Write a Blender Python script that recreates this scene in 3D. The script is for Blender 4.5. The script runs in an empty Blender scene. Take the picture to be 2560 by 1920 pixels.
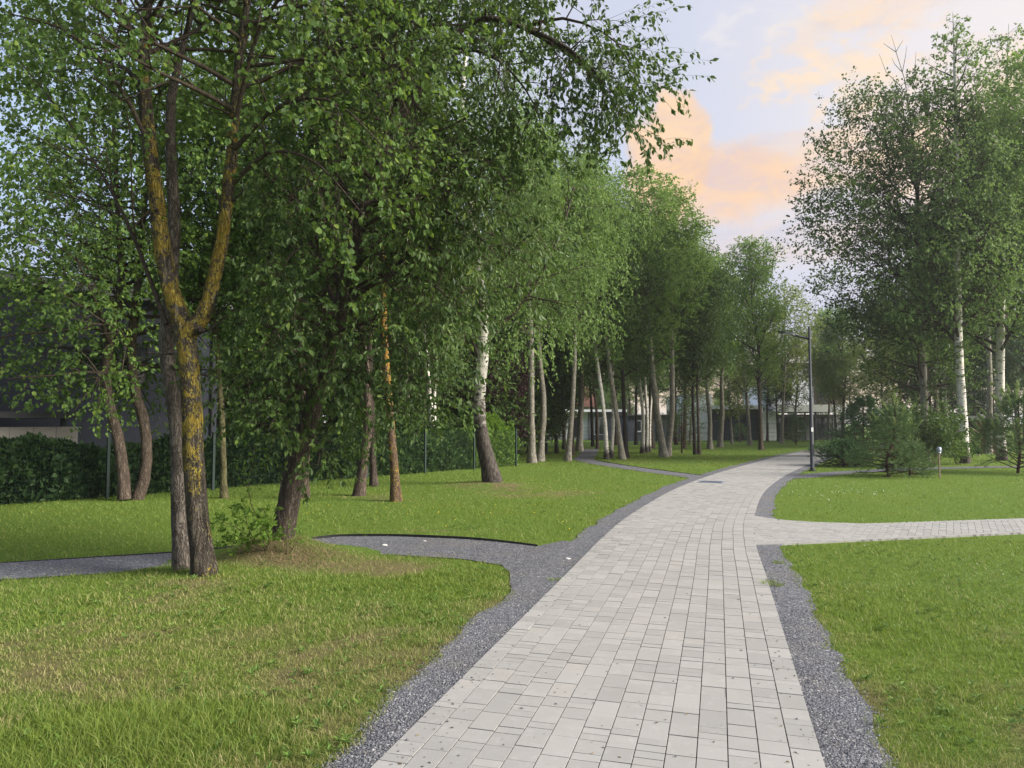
import bpy, math, random
import numpy as np
from mathutils import Vector, Matrix
R_ = math.radians
sc = bpy.context.scene
COL = sc.collection

# ------------------------------------------------------------------ camera
EYE, FPX, PITCH = 1.73, 1800.0, R_(3.05)
cam_d = bpy.data.cameras.new('camera')
cam = bpy.data.objects.new('camera', cam_d); COL.objects.link(cam)
cam_d.sensor_width = 36.0; cam_d.lens = 36.0 * FPX / 2560.0
cam_d.clip_start = 0.05; cam_d.clip_end = 6000
cam.location = (0, 0, EYE); cam.rotation_euler = (R_(90) + PITCH, 0, 0)
sc.camera = cam

# ------------------------------------------------------------------ light
SUN_AZ, SUN_EL = R_(105), R_(28)       # azimuth clockwise from +Y
SD = Vector((math.sin(SUN_AZ) * math.cos(SUN_EL), math.cos(SUN_AZ) * math.cos(SUN_EL), math.sin(SUN_EL)))
sun_d = bpy.data.lights.new('sun', 'SUN'); sun_d.energy = 3.9; sun_d.angle = R_(30); sun_d.color = (1.0, 0.94, 0.85)
sun = bpy.data.objects.new('sun', sun_d); COL.objects.link(sun)
sun.rotation_euler = (-SD).to_track_quat('-Z', 'Y').to_euler(); sun.location = (30, 20, 30)
sc.view_settings.view_transform = 'Standard'; sc.view_settings.look = 'None'
sc.view_settings.gamma = 1.0; sc.view_settings.use_curve_mapping = False
sc.view_settings.exposure = 1.38
sc.cycles.max_bounces = 6; sc.cycles.transparent_max_bounces = 8; sc.cycles.transmission_bounces = 4
sc.cycles.diffuse_bounces = 3; sc.cycles.glossy_bounces = 3
sc.cycles.use_denoising = True

# ------------------------------------------------------------------ node helpers
class NT:
    def __init__(s, nt):
        s.nt = nt; nt.nodes.clear()
    def n(s, t, inp=None, **at):
        nd = s.nt.nodes.new('ShaderNode' + t)
        for k, v in at.items(): setattr(nd, k, v)
        for k, v in (inp or {}).items(): s.set(nd, k, v)
        return nd
    def set(s, nd, k, v):
        i = nd.inputs[k]
        if isinstance(v, bpy.types.NodeSocket): s.nt.links.new(v, i)
        elif isinstance(v, bpy.types.Node): s.nt.links.new(v.outputs[0], i)
        else: i.default_value = v
    def m(s, op, a, b=0.0, c=None, clamp=False):
        nd = s.n('Math', {0: a, 1: b}, operation=op, use_clamp=clamp)
        if c is not None: s.set(nd, 2, c)
        return nd.outputs[0]
    def mix(s, f, a, b, blend='MIX'):
        nd = s.n('Mix', data_type='RGBA', blend_type=blend)
        s.set(nd, 0, f); s.set(nd, 6, a); s.set(nd, 7, b)
        return nd.outputs[2]
    def ramp(s, f, stops, interp='LINEAR'):
        nd = s.n('ValToRGB', {0: f}); cr = nd.color_ramp; cr.interpolation = interp
        while len(cr.elements) < len(stops): cr.elements.new(0.5)
        for e, (p, c) in zip(cr.elements, stops):
            e.position = p; e.color = c if len(c) == 4 else (*c, 1)
        return nd.outputs[0]
    def step(s, v, lo, hi):
        return s.n('MapRange', {0: v, 1: lo, 2: hi, 3: 0.0, 4: 1.0}, interpolation_type='SMOOTHSTEP').outputs[0]
    def noise(s, vec, scale, detail=4.0, rough=0.55, dist=0.0, out=0):
        return s.n('TexNoise', {'Vector': vec, 'Scale': scale, 'Detail': detail, 'Roughness': rough, 'Distortion': dist}).outputs[out]
    def obj(s, sx=1, sy=1, sz=1):
        tc = s.n('TexCoord')
        return s.n('Mapping', {'Vector': tc.outputs['Object'], 'Scale': (sx, sy, sz)}).outputs[0]
    def rnd(s):           # per piece random, for joined pieces and for pieces that are objects
        a = s.n('NewGeometry').outputs['Random Per Island']; b = s.n('ObjectInfo').outputs['Random']
        return s.m('FRACT', s.m('ADD', a, b))
def C(r, g, b): return (r, g, b, 1.0)
MATS = {}
def mat(name, fn):
    if name in MATS: return MATS[name]
    m = bpy.data.materials.new(name); m.use_nodes = True
    t = NT(m.node_tree); o = t.n('OutputMaterial')
    res = fn(t)
    t.set(o, 'Surface', res); MATS[name] = m
    return m
def pbsdf(t, col, rough=0.7, bump=None, bstr=0.3, bdist=0.01, metal=0.0, spec=0.4, **kw):
    b = t.n('BsdfPrincipled', {'Base Color': col, 'Roughness': rough, 'Metallic': metal, 'Specular IOR Level': spec})
    if bump is not None:
        t.set(b, 'Normal', t.n('Bump', {'Height': bump, 'Strength': bstr, 'Distance': bdist}).outputs[0])
    for k, v in kw.items(): t.set(b, k.replace('_', ' '), v)
    return b.outputs[0]

# ------------------------------------------------------------------ world: evening sky with broken warm cloud
world = bpy.data.worlds.new('World'); sc.world = world; world.use_nodes = True
w = NT(world.node_tree)
sky = w.n('TexSky', sky_type='NISHITA', sun_disc=False, sun_elevation=SUN_EL, sun_rotation=SUN_AZ,
          altitude=150.0, air_density=1.2, dust_density=2.0, ozone_density=2.5)
geo = w.n('TexCoord').outputs['Generated']
xyz = w.n('SeparateXYZ', {0: geo})
zz = w.m('MAXIMUM', xyz.outputs[2], 0.0)
den = w.m('ADD', zz, 0.22)
pv = w.n('CombineXYZ', {0: w.m('DIVIDE', xyz.outputs[0], den), 1: w.m('DIVIDE', xyz.outputs[1], den), 2: 0.37}).outputs[0]
def cdir(x, y):                 # sky direction from azimuth / elevation in degrees
    a, e = R_(x), R_(y); return (math.sin(a) * math.cos(e), math.cos(a) * math.cos(e), math.sin(e))
def blob(az, el, hw, hh):       # soft lens-shaped mask around a sky direction
    c, s_ = math.cos(R_(az)), math.sin(R_(az))
    u = w.m('ADD', w.m('MULTIPLY', xyz.outputs[0], c), w.m('MULTIPLY', xyz.outputs[1], -s_))
    f = w.m('ADD', w.m('MULTIPLY', xyz.outputs[0], s_), w.m('MULTIPLY', xyz.outputs[1], c))
    v = w.m('SUBTRACT', xyz.outputs[2], math.sin(R_(el)))
    u = w.m('DIVIDE', u, math.sin(R_(hw))); v = w.m('DIVIDE', v, math.sin(R_(hh)))
    r2 = w.m('ADD', w.m('MULTIPLY', u, u), w.m('MULTIPLY', v, v))
    g = w.m('MULTIPLY', w.step(r2, 2.2, 0.0), w.step(f, 0.0, 0.3))
    return g
na = w.noise(pv, 1.5, 8.0, 0.62, 0.4)
nb = w.noise(geo, 9.0, 8.0, 0.6, 0.3)
nc = w.noise(pv, 0.6, 3.0, 0.5)
S = {}
veil = w.mix(w.step(nc, 0.25, 0.75), C(2.75, 3.1, 4.05), C(3.3, 3.35, 3.85))
glow = w.n('VectorMath', {0: geo, 1: tuple(SD)}, operation='DOT_PRODUCT').outputs['Value']
glow1 = w.step(glow, 0.15, 0.95)
base = w.mix(0.85, sky.outputs[0], veil)
base = w.mix(w.m('MULTIPLY', glow1, 0.55), base, C(4.6, 4.15, 3.8))
side_ = w.m('MULTIPLY', w.step(xyz.outputs[0], -0.05, -0.55), 0.6)
base = w.mix(side_, base, C(2.3, 3.2, 4.6))
pink = w.m('MULTIPLY', w.step(xyz.outputs[0], 0.12, 0.6), 0.7)
base = w.mix(pink, base, C(4.4, 4.0, 3.85))
lowband = w.m('MULTIPLY', w.step(xyz.outputs[2], 0.27, 0.10), 0.75)
base = w.mix(lowband, base, C(2.7, 2.8, 3.6))
horizon = w.step(xyz.outputs[2], 0.13, 0.03)
base = w.mix(w.m('MULTIPLY', horizon, 0.85), base, C(4.6, 3.3, 1.9))
# broken high cloud, peach where it faces the sun
cm = w.step(na, 0.50, 0.85)
warm = w.m('MULTIPLY', cm, w.m('ADD', 0.10, w.m('MULTIPLY', w.step(glow, 0.2, 0.95), 0.35)))
warm = w.m('MULTIPLY', warm, w.step(xyz.outputs[2], 0.12, 0.24))
base = w.mix(warm, base, C(4.4, 3.3, 2.4))
# cumulus tower and the ragged bank that trails to the right of it
gs = w.n('Mapping', {'Vector': geo, 'Scale': (1.0, 1.0, 1.9)}).outputs[0]
nd_ = w.noise(geo, 11.0, 10.0, 0.60, 0.2); ne = w.noise(gs, 30.0, 8.0, 0.60, 0.35); ng = w.noise(gs, 11.0, 9.0, 0.62, 0.6); nf = w.noise(gs, 16.0, 7.0, 0.62, 0.5)
def cloud(base, b, nz, lo, hi, col, col2, amt, gain=1.7):
    v = w.m('ADD', b, w.m('MULTIPLY', w.m('SUBTRACT', nz, 0.5), gain))
    k = w.m('MULTIPLY', w.step(v, lo, hi), w.step(b, 0.0, 0.25))
    c = w.mix(w.step(nf, 0.36, 0.62), col2, col)
    return w.mix(w.m('MULTIPLY', k, amt * .88), base, c)
base = cloud(base, blob(26.0, 14.0, 14.0, 2.6), ng, 0.40, 1.05, C(3.9, 3.15, 2.8), C(3.0, 2.85, 3.2), 0.7)
base = cloud(base, blob(23.0, 18.6, 9.5, 2.3), ng, 0.36, 1.05, C(4.4, 3.2, 2.25), C(3.5, 2.9, 2.8), 0.85)
base = cloud(base, blob(33.0, 19.5, 8.0, 4.5), ng, 0.40, 0.95, C(4.8, 3.6, 2.4), C(4.0, 3.3, 3.0), 0.8)
base = cloud(base, blob(25.0, 24.8, 6.5, 3.4), ne, 0.62, 1.2, C(4.7, 3.6, 2.5), C(4.0, 3.4, 3.0), 0.85, 2.6)
base = cloud(base, blob(30.0, 28.5, 6.0, 2.2), ng, 0.50, 1.15, C(4.4, 3.4, 2.6), C(3.4, 3.0, 3.0), 0.7, 2.2)
base = cloud(base, blob(18.0, 28.0, 5.0, 2.0), ne, 0.85, 1.3, C(4.0, 3.8, 3.75), C(3.6, 3.6, 3.8), 0.6, 2.4)
base = cloud(base, blob(16.0, 17.6, 6.5, 2.6), nd_, 0.34, 0.95, C(4.5, 3.05, 2.0), C(3.7, 2.8, 2.55), 0.88, 1.5)
base = cloud(base, blob(12.2, 20.2, 3.2, 4.4), nd_, 0.38, 0.74, C(4.8, 3.25, 1.8), C(4.1, 2.85, 2.1), 0.93, 1.7)
bg = w.n('Background', {'Color': base, 'Strength': 0.087})
w.set(w.n('OutputWorld'), 'Surface', bg)

# ------------------------------------------------------------------ geometry helpers
def at(x, y, D):
    """photo pixel + real distance ahead of the viewer -> point in the place (used to survey the trunks)"""
    u = (x - 1280.0) / FPX; v = (960.0 - y) / FPX
    t = D / (math.cos(PITCH) - v * math.sin(PITCH))
    return np.array([u * t, D, EYE + (math.sin(PITCH) + v * math.cos(PITCH)) * t])
def mk(name, V, quads=None, tris=None, material=None, smooth=False, attrs=None):
    V = np.asarray(V, np.float32); me = bpy.data.meshes.new(name)
    q = np.asarray(quads if quads is not None else np.zeros((0, 4)), np.int32).reshape(-1, 4)
    t = np.asarray(tris if tris is not None else np.zeros((0, 3)), np.int32).reshape(-1, 3)
    me.vertices.add(len(V)); me.vertices.foreach_set('co', V.ravel())
    me.loops.add(q.size + t.size); me.loops.foreach_set('vertex_index', np.concatenate([q.ravel(), t.ravel()]))
    me.polygons.add(len(q) + len(t))
    ls = np.concatenate([np.arange(len(q)) * 4, q.size + np.arange(len(t)) * 3]).astype(np.int32)
    me.polygons.foreach_set('loop_start', ls)
    me.polygons.foreach_set('use_smooth', np.full(len(q) + len(t), bool(smooth)))
    for k, a in (attrs or {}).items():
        at_ = me.attributes.new(k, 'FLOAT', 'POINT'); at_.data.foreach_set('value', np.asarray(a, np.float32))
    if material: me.materials.append(material)
    me.update(calc_edges=True)
    return me
def ob(name, data, parent=None, loc=None, **props):
    o = bpy.data.objects.new(name, data); COL.objects.link(o)
    if parent: o.parent = parent
    if loc is not None: o.location = loc
    for k, v in props.items():
        if v is not None: o[k] = v
    return o
def thing(name, label, cat, loc=(0, 0, 0), rz=0.0, group=None):
    o = ob(name, None, None, loc, label=label, category=cat, group=group)
    o.rotation_euler = (0, 0, rz); o.empty_display_size = 0.2
    return o
class MB:
    def __init__(s): s.V = []; s.Q = []; s.T = []; s.n = 0
    def add(s, V, Q=None, T=None):
        V = np.asarray(V, float).reshape(-1, 3)
        if Q is not None and len(Q): s.Q.append(np.asarray(Q).reshape(-1, 4) + s.n)
        if T is not None and len(T): s.T.append(np.asarray(T).reshape(-1, 3) + s.n)
        s.V.append(V); s.n += len(V)
    def box(s, x0, x1, y0, y1, z0, z1, ch=0.0):
        v = [(x, y, z) for z in (z0, z1) for y in (y0, y1) for x in (x0, x1)]
        s.add(v, [(0, 2, 3, 1), (4, 5, 7, 6), (0, 1, 5, 4), (2, 6, 7, 3), (0, 4, 6, 2), (1, 3, 7, 5)])
        return s
    def tube(s, pts, rad, sides=8, cap=True):
        V, Q = tubes(np.asarray(pts, float)[None], np.asarray(rad, float)[None] if np.ndim(rad) else np.full((1, len(pts)), rad), sides)
        n = s.n; s.add(V, Q)
        if cap:
            K = len(pts)
            for k, c in ((0, pts[0]), (K - 1, pts[-1])):
                b = s.n; s.add([c]); ring = n + k * sides + np.arange(sides)
                s.T.append(np.stack([ring, np.roll(ring, -1), np.full(sides, b)], 1))
        return s
    def mesh(s, name, material, smooth=False):
        return mk(name, np.concatenate(s.V), np.concatenate(s.Q) if s.Q else None, np.concatenate(s.T) if s.T else None, material, smooth)
    def build(s, name, material, parent=None, smooth=False, **props):
        return ob(name, s.mesh(name, material, smooth), parent, **props)
def nrm(a): return a / np.maximum(np.linalg.norm(a, axis=-1, keepdims=True), 1e-9)
def tubes(P, Rr, sides, rough=0.0, rng=None):
    N, K, _ = P.shape
    d = np.empty_like(P); d[:, 1:-1] = P[:, 2:] - P[:, :-2]; d[:, 0] = P[:, 1] - P[:, 0]; d[:, -1] = P[:, -1] - P[:, -2]
    d = nrm(d); ref = np.where(np.abs(d[:, :1, 2:3]) > 0.7, np.array([0., 1., 0.]), np.array([0., 0., 1.]))
    a = nrm(np.cross(d, np.broadcast_to(ref, d.shape))); b = np.cross(d, a)
    th = np.arange(sides) * 2 * math.pi / sides
    r = np.repeat(Rr[:, :, None], sides, 2)
    if rough: r = r * (1 + rough * rng.standard_normal(r.shape))
    V = P[:, :, None, :] + r[..., None] * (np.cos(th)[:, None] * a[:, :, None, :] + np.sin(th)[:, None] * b[:, :, None, :])
    i = np.arange(N)[:, None, None] * K * sides; k = np.arange(K - 1)[None, :, None] * sides; s_ = np.arange(sides)[None, None, :]
    s2 = (s_ + 1) % sides
    Q = np.stack([i + k + s_, i + k + s2, i + k + sides + s2, i + k + sides + s_], -1).reshape(-1, 4)
    return V.reshape(-1, 3), Q
def spline(pts, n):
    p = np.asarray(pts, float); m = len(p)
    if m == 2: p = np.stack([p[0], (p[0] + p[1]) / 2, p[1]]); m = 3
    pe = np.concatenate([[2 * p[0] - p[1]], p, [2 * p[-1] - p[-2]]])
    t = np.linspace(0, m - 1 - 1e-6, n * 4); i = t.astype(int); f = (t - i)[:, None]
    a, b, c, d = pe[i], pe[i + 1], pe[i + 2], pe[i + 3]
    q = .5 * (2 * b + (c - a) * f + (2 * a - 5 * b + 4 * c - d) * f ** 2 + (3 * b - a - 3 * c + d) * f ** 3)
    s_ = np.concatenate([[0], np.cumsum(np.linalg.norm(np.diff(q[:, :3], axis=0), axis=1))])
    u = np.linspace(0, s_[-1], n)
    return np.stack([np.interp(u, s_, q[:, k]) for k in range(q.shape[1])], 1)
_vn = np.random.default_rng(5).random((64, 64))
def vnoise(x, y, sc_):
    x = np.asarray(x) * sc_; y = np.asarray(y) * sc_
    xi = np.floor(x).astype(int); yi = np.floor(y).astype(int); fx = x - xi; fy = y - yi
    fx = fx * fx * (3 - 2 * fx); fy = fy * fy * (3 - 2 * fy); g = lambda i, j: _vn[i % 64, j % 64]
    return (g(xi, yi) * (1 - fx) + g(xi + 1, yi) * fx) * (1 - fy) + (g(xi, yi + 1) * (1 - fx) + g(xi + 1, yi + 1) * fx) * fy
def inpoly(x, y, poly):
    x = np.asarray(x); y = np.asarray(y); r = np.zeros(x.shape, bool); n = len(poly)
    for i in range(n):
        (x0, y0), (x1, y1) = poly[i], poly[(i + 1) % n]
        if y0 == y1: continue
        c = ((y0 > y) != (y1 > y)) & (x < (x1 - x0) * (y - y0) / (y1 - y0) + x0); r ^= c
    return r
def segdist(x, y, pl):
    d = np.full(np.shape(x), 1e9)
    for (x0, y0), (x1, y1) in zip(pl[:-1], pl[1:]):
        L = (x1 - x0) ** 2 + (y1 - y0) ** 2; t = np.clip(((x - x0) * (x1 - x0) + (y - y0) * (y1 - y0)) / L, 0, 1)
        d = np.minimum(d, np.hypot(x - x0 - t * (x1 - x0), y - y0 - t * (y1 - y0)))
    return d

# ------------------------------------------------------------------ layout of the paths
CL = spline([(-1.31, -2.4), (.5, 3.91), (1.75, 8.27), (2.38, 10.48), (3.32, 13.37), (5.38, 18.63), (8.2, 24.5),
             (11.45, 30.5), (15.35, 37.5), (21, 46), (28, 54), (36, 60)], 700)
CLs = np.concatenate([[0], np.cumsum(np.linalg.norm(np.diff(CL, axis=0), axis=1))])
CLt = nrm(np.gradient(CL, axis=0))
HALF = 1.08
def path_d(x, y):                       # signed distance right of the path's centre line
    xc = np.interp(y, CL[:, 1], CL[:, 0]); c = np.interp(y, CL[:, 1], CLt[:, 1])
    return (x - xc) * c
def path_pt(s, off):
    p = np.stack([np.interp(s, CLs, CL[:, 0]), np.interp(s, CLs, CL[:, 1])], -1)
    t = nrm(np.stack([np.interp(s, CLs, CLt[:, 0]), np.interp(s, CLs, CLt[:, 1])], -1))
    return p + np.asarray(off)[..., None] * np.stack([t[..., 1], -t[..., 0]], -1), t
GRAVEL1_FAR = [(-14, 5.9), (-6.33, 8.9), (-4.28, 9.7), (-3.77, 10.0), (-2.93, 10.7), (-2.6, 10.98), (-1.81, 11.0), (-.73, 10.75), (-.04, 10.4), (.35, 10.12)]
GRAVEL1 = GRAVEL1_FAR + [(.75, 10.6), (1.3, 10.2), (.4, 7.4), (.05, 7.3), (-.02, 7.76), (-.02, 8.3), (-.12, 8.8), (-.63, 9.2), (-1.7, 9.52), (-2.71, 9.75), (-4.04, 8.54), (-5.67, 7.97), (-14, 4.6)]
SIDE_NEAR = [(3.2, 10.0), (3.37, 10.18), (8, 11.3), (20, 14.2)]
SIDE = [(3.2, 9.98), (3.37, 10.14), (8, 11.28), (20, 14.2), (20, 15.6), (9.2, 12.93), (5.95, 12.24), (5.2, 12.42), (4.7, 12.72), (4.42, 13.3), (3.9, 13.3)]
GR2 = [(6.3, 21.6), (4.75, 26.4), (3.9, 29.8), (3.35, 33.2), (4.1, 39), (5.2, 47)]
GR3 = [(8.0, 22.3), (9.3, 23.1), (11.0, 24.6), (12.8, 25.7), (15.3, 27.0), (20, 28.2), (30, 29.5)]
def strip_w(x, y):                      # ragged width of the gravel margins
    return 0.09 * (vnoise(x + 9, y, 1.7) - .5) + 0.09 * (vnoise(x, y + 3, 5.0) - .5)
def left_w(y): return np.interp(y, [3.3, 4.8, 6.0], [.17, .30, .36])
def is_hard(x, y, m=0.0):
    d = path_d(x, y); e = strip_w(x, y) + m
    h = (d > -HALF - left_w(y) + .0 - e) & (d < HALF + .27 + e + .05 * np.clip((12 - y) / 8, 0, 1))
    h |= inpoly(x, y, SIDE) | (inpoly(x + .0, y + .10, SIDE) & (x > 3)) | (inpoly(x, y - .07, SIDE) & (x > 3))
    h |= inpoly(x, y, GRAVEL1) | (segdist(x, y, GR2) < .45 + e) | (segdist(x, y, GR3) < .42 + e)
    return h
MOUNDS = [(-3.0, 9.40, .72, .5, .27), (-3.45, 8.0, .8, .6, .09), (-.6, 20.0, 1.2, 1.0, .10)]
def gz(x, y):
    z = np.zeros(np.shape(x))
    for (mx, my, sx, sy, h) in MOUNDS: z = z + h * np.exp(-((x - mx) / sx) ** 2 - ((y - my) / sy) ** 2)
    return z
def dryness(x, y):
    d = np.zeros(np.shape(x))
    for (mx, my, sx, sy, h) in [(-2.75, 9.05, .9, .5, 1.05), (-1.3, 8.6, .7, .4, .9), (-3.2, 7.3, 1.4, .5, .35), (-.6, 19.6, 1.4, .9, .8), (.7, 17.6, 1.8, 1.3, .75),
                                (-2.2, 5.6, 1.3, 1.1, .4), (4.5, 5.0, 2.0, 2.5, .12), (-2.6, 16.2, 1.2, .8, .4), (-3.6, 17.2, 1.0, .7, .5), (6.0, 31.5, 4, 1.5, .5), (-1.5, 11.6, 1.6, .35, .5)]:
        d = d + h * np.exp(-((x - mx) / sx) ** 2 - ((y - my) / sy) ** 2)
    near = np.clip((10.5 - y) / 3, 0, 1)
    d = d * (.55 + .9 * vnoise(x, y, 1.3)) + near * (.7 * vnoise(x + 40, y, .9) + .5 * vnoise(x, y, 3.1) - .30)
    d = d * (.45 + 1.1 * vnoise(x + 3, y + 8, 7.5)) + near * .25 * (vnoise(x, y + 17, 11.0) - .5)
    e = np.abs(path_d(x, y)) - HALF - .4
    d = d + .35 * np.exp(-(e / .25) ** 2) * vnoise(x, y, 2.2)
    lush = np.exp(-((x + 2.1) / .7) ** 2 - ((y - 4.05) / .5) ** 2) + .7 * np.exp(-((x + .6) / .5) ** 2 - ((y - 7.9) / .9) ** 2)
    return np.clip(d - lush, 0, .95)

# ------------------------------------------------------------------ ground materials
def grass_col(t):
    dry = t.n('Attribute', attribute_name='dry').outputs['Fac']
    r = t.n('NewGeometry').outputs['Random Per Island']
    g = t.ramp(r, [(0, C(.095, .150, .026)), (.45, C(.148, .215, .038)), (.8, C(.205, .262, .054)), (1, C(.28, .305, .090))])
    big = t.noise(t.obj(), .5, 3.0)
    g = t.mix(t.step(big, .35, .7), g, t.mix(.5, g, C(.15, .215, .025)))
    st = t.ramp(r, [(0, C(.20, .20, .06)), (.5, C(.27, .25, .09)), (1, C(.38, .33, .17))])
    k = t.m('MULTIPLY_ADD', r, .8, -.55); k2 = t.step(t.m('ADD', dry, t.m('MULTIPLY', t.m('SUBTRACT', r, .5), .9)), .25, .85)
    return t.mix(t.m('MULTIPLY', k2, .85), g, st)
def m_grass(t):
    c = grass_col(t)
    a = pbsdf(t, c, .55, spec=.25)
    b = t.n('BsdfTranslucent', {'Color': t.mix(.35, c, C(.22, .34, .03))}).outputs[0]
    return t.n('MixShader', {0: .38, 1: a, 2: b}).outputs[0]
M_GRASS = mat('grass_blades', m_grass)
def m_ground(t):
    v = t.obj(); dry = t.n('Attribute', attribute_name='dry').outputs['Fac']
    n1 = t.noise(v, 22.0, 6.0, .7); n2 = t.noise(v, .45, 4.0); n3 = t.noise(v, 90.0, 4.0, .7)
    g = t.mix(t.step(n1, .3, .7), C(.065, .115, .018), C(.13, .205, .035))
    g = t.mix(t.step(n2, .35, .7), g, C(.11, .165, .025))
    s = t.mix(t.step(n3, .35, .65), C(.09, .075, .035), C(.20, .175, .085))
    return pbsdf(t, t.mix(t.step(dry, .3, .95), g, s), .95, t.m('ADD', n1, n3), .8, .03, spec=.1)
M_GROUND = mat('lawn_soil', m_ground)
def m_gravel(t):
    v = t.obj(); vo = t.n('TexVoronoi', {'Vector': v, 'Scale': 60.0}); n = t.noise(v, 1.3, 4.0)
    r = t.n('SeparateColor', {0: vo.outputs['Color']}).outputs[0]
    c = t.ramp(r, [(0, C(.065, .068, .082)), (.5, C(.115, .12, .138)), (.9, C(.18, .18, .195)), (1, C(.32, .32, .32))])
    c = t.mix(t.m('MULTIPLY', t.step(n, .45, .75), .35), c, C(.18, .16, .12))
    h = t.m('SUBTRACT', 1.0, vo.outputs['Distance'])
    return pbsdf(t, c, .9, h, .9, .012, spec=.2)
M_GRAVEL = mat('gravel_bed', m_gravel)
def m_stone(t):
    r = t.rnd(); v = t.obj()
    c = t.ramp(r, [(0, C(.046, .048, .057)), (.4, C(.088, .091, .103)), (.75, C(.142, .145, .158)), (.95, C(.23, .23, .24)), (1, C(.38, .375, .36))])
    return pbsdf(t, t.mix(t.m('MULTIPLY', t.noise(v, 200.0, 3.0), .35), c, C(.12, .12, .13)), .85, spec=.3)
M_STONE = mat('gravel_chips', m_stone)
def m_paver(t):
    r = t.rnd(); v = t.obj()
    gv = t.n('NewGeometry').outputs['Position']
    c = t.ramp(r, [(0, C(.250, .245, .236)), (.3, C(.270, .264, .254)), (.62, C(.285, .279, .268)), (.85, C(.305, .298, .287)), (.95, C(.298, .286, .270)), (1, C(.275, .272, .266))])
    n1 = t.noise(gv, 3.2, 6.0, .65); n2 = t.noise(gv, 120.0, 4.0, .75); n3 = t.noise(gv, 16.0, 5.0, .65)
    c = t.mix(t.m('MULTIPLY', t.step(n1, .42, .72), .22), c, C(.215, .208, .195))
    c = t.mix(t.m('MULTIPLY', t.step(n3, .50, .78), .30), c, C(.42, .41, .395))
    c = t.mix(t.m('MULTIPLY', t.step(n2, .52, .80), .35), c, C(.22, .21, .20))
    sp = t.n('TexVoronoi', {'Vector': gv, 'Scale': 26.0}).outputs['Distance']
    c = t.mix(t.m('MULTIPLY', t.step(sp, .045, .02), .35), c, C(.13, .12, .11))
    return pbsdf(t, c, .88, t.m('ADD', n2, t.m('MULTIPLY', n3, .6)), .28, .004, spec=.25)
M_PAVER = mat('concrete_pavers', m_paver)
def m_joint(t):
    n = t.noise(t.obj(), 40.0, 4.0, .7); m2 = t.noise(t.obj(), 1.6, 3.0)
    c = t.mix(n, C(.05, .045, .04), C(.13, .115, .10))
    return pbsdf(t, t.mix(t.m('MULTIPLY', t.step(m2, .55, .75), .6), c, C(.08, .11, .035)), .95, n, .5, .01, spec=.1)
M_JOINT = mat('joint_sand', m_joint)

# ------------------------------------------------------------------ ground sheet
def axis(lo, hi, fine, far):
    a = list(np.arange(lo, hi + 1e-6, fine)); st = fine
    while a[-1] < far: st *= 1.35; a.append(a[-1] + st)
    st = fine
    while a[0] > -far: st *= 1.35; a.insert(0, a[0] - st)
    return np.array(a)
gx = axis(-9, 9, .22, 2500); gy = axis(1.5, 22, .22, 2500)
GX, GY = np.meshgrid(gx, gy)
V = np.stack([GX.ravel(), GY.ravel(), gz(GX, GY).ravel()], 1)
nx, ny = len(gx), len(gy); ii = np.arange(nx - 1)[None, :] + np.arange(ny - 1)[:, None] * nx
Q = np.stack([ii, ii + 1, ii + nx + 1, ii + nx], -1).reshape(-1, 4)
dr = dryness(V[:, 0], V[:, 1]); dr[np.hypot(V[:, 0], V[:, 1]) > 60] = 0
ob('ground', mk('ground', V, Q, None, M_GROUND, True, {'dry': dr}), kind='structure')

def ribbon(name, L, Rr, z, material, **props):
    L = np.asarray(L); Rr = np.asarray(Rr); n = len(L); zl, zr = z if isinstance(z, tuple) else (z, z)
    V = np.concatenate([np.c_[L, np.full(n, zl)], np.c_[Rr, np.full(n, zr)]])
    i = np.arange(n - 1); Q = np.stack([i, i + n, i + n + 1, i + 1], 1)
    return ob(name, mk(name, V, Q, None, material), **props)
def poly_sheet(name, poly, z, material, **props):
    import bmesh
    bm = bmesh.new(); f = bm.faces.new([bm.verts.new((x, y, z)) for x, y in poly])
    f.normal_update(); bmesh.ops.triangulate(bm, faces=[f], ngon_method='EAR_CLIP'); bmesh.ops.recalc_face_normals(bm, faces=bm.faces)
    if bm.faces[:][0].normal.z < 0: bmesh.ops.reverse_faces(bm, faces=bm.faces)
    me = bpy.data.meshes.new(name); bm.to_mesh(me); bm.free(); me.materials.append(material)
    return ob(name, me, **props)
def rag(pl, half, z, name, material, n=140, **props):
    p = spline(pl, n); t = nrm(np.gradient(p, axis=0)); nn = np.stack([-t[:, 1], t[:, 0]], 1)
    return ribbon(name, p + nn * (half + strip_w(p[:, 0], p[:, 1])[:, None]), p - nn * (half + strip_w(p[:, 0], p[:, 1] + 7)[:, None]), z, material, **props)

ss = np.linspace(.5, CLs[-1] - .5, 600)
# margins of dark gravel either side of the paving (a sheet under the paving bed)
pm, _ = path_pt(ss, np.zeros_like(ss))
for sgn, nm, wd in ((-1, 'gravel_margin', .44), (1, 'gravel_margin', .33)):
    inn, _ = path_pt(ss, np.full_like(ss, sgn * (HALF - .004)))
    base_w = HALF + wd + (left_w(pm[:, 1]) - .40 if sgn < 0 else 0) * np.ones_like(ss)
    outp, _ = path_pt(ss, sgn * base_w)
    out, _ = path_pt(ss, sgn * (base_w + strip_w(outp[:, 0], outp[:, 1])))
    a, b = (out, inn) if sgn < 0 else (inn, out)
    ribbon(nm, a, b, (.013, .025) if sgn < 0 else (.025, .013), M_GRAVEL, kind='structure', label='dark grey gravel margin along the %s edge of the paved path' % ('left' if sgn < 0 else 'right'))
poly_sheet('gravel_path', GRAVEL1, .010, M_GRAVEL, kind='structure', label='grey gravel footpath crossing behind the two nearest trees')
rag(GR2, .47, .010, 'gravel_path', M_GRAVEL, kind='structure', label='gravel footpath leading into the grove')
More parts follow.
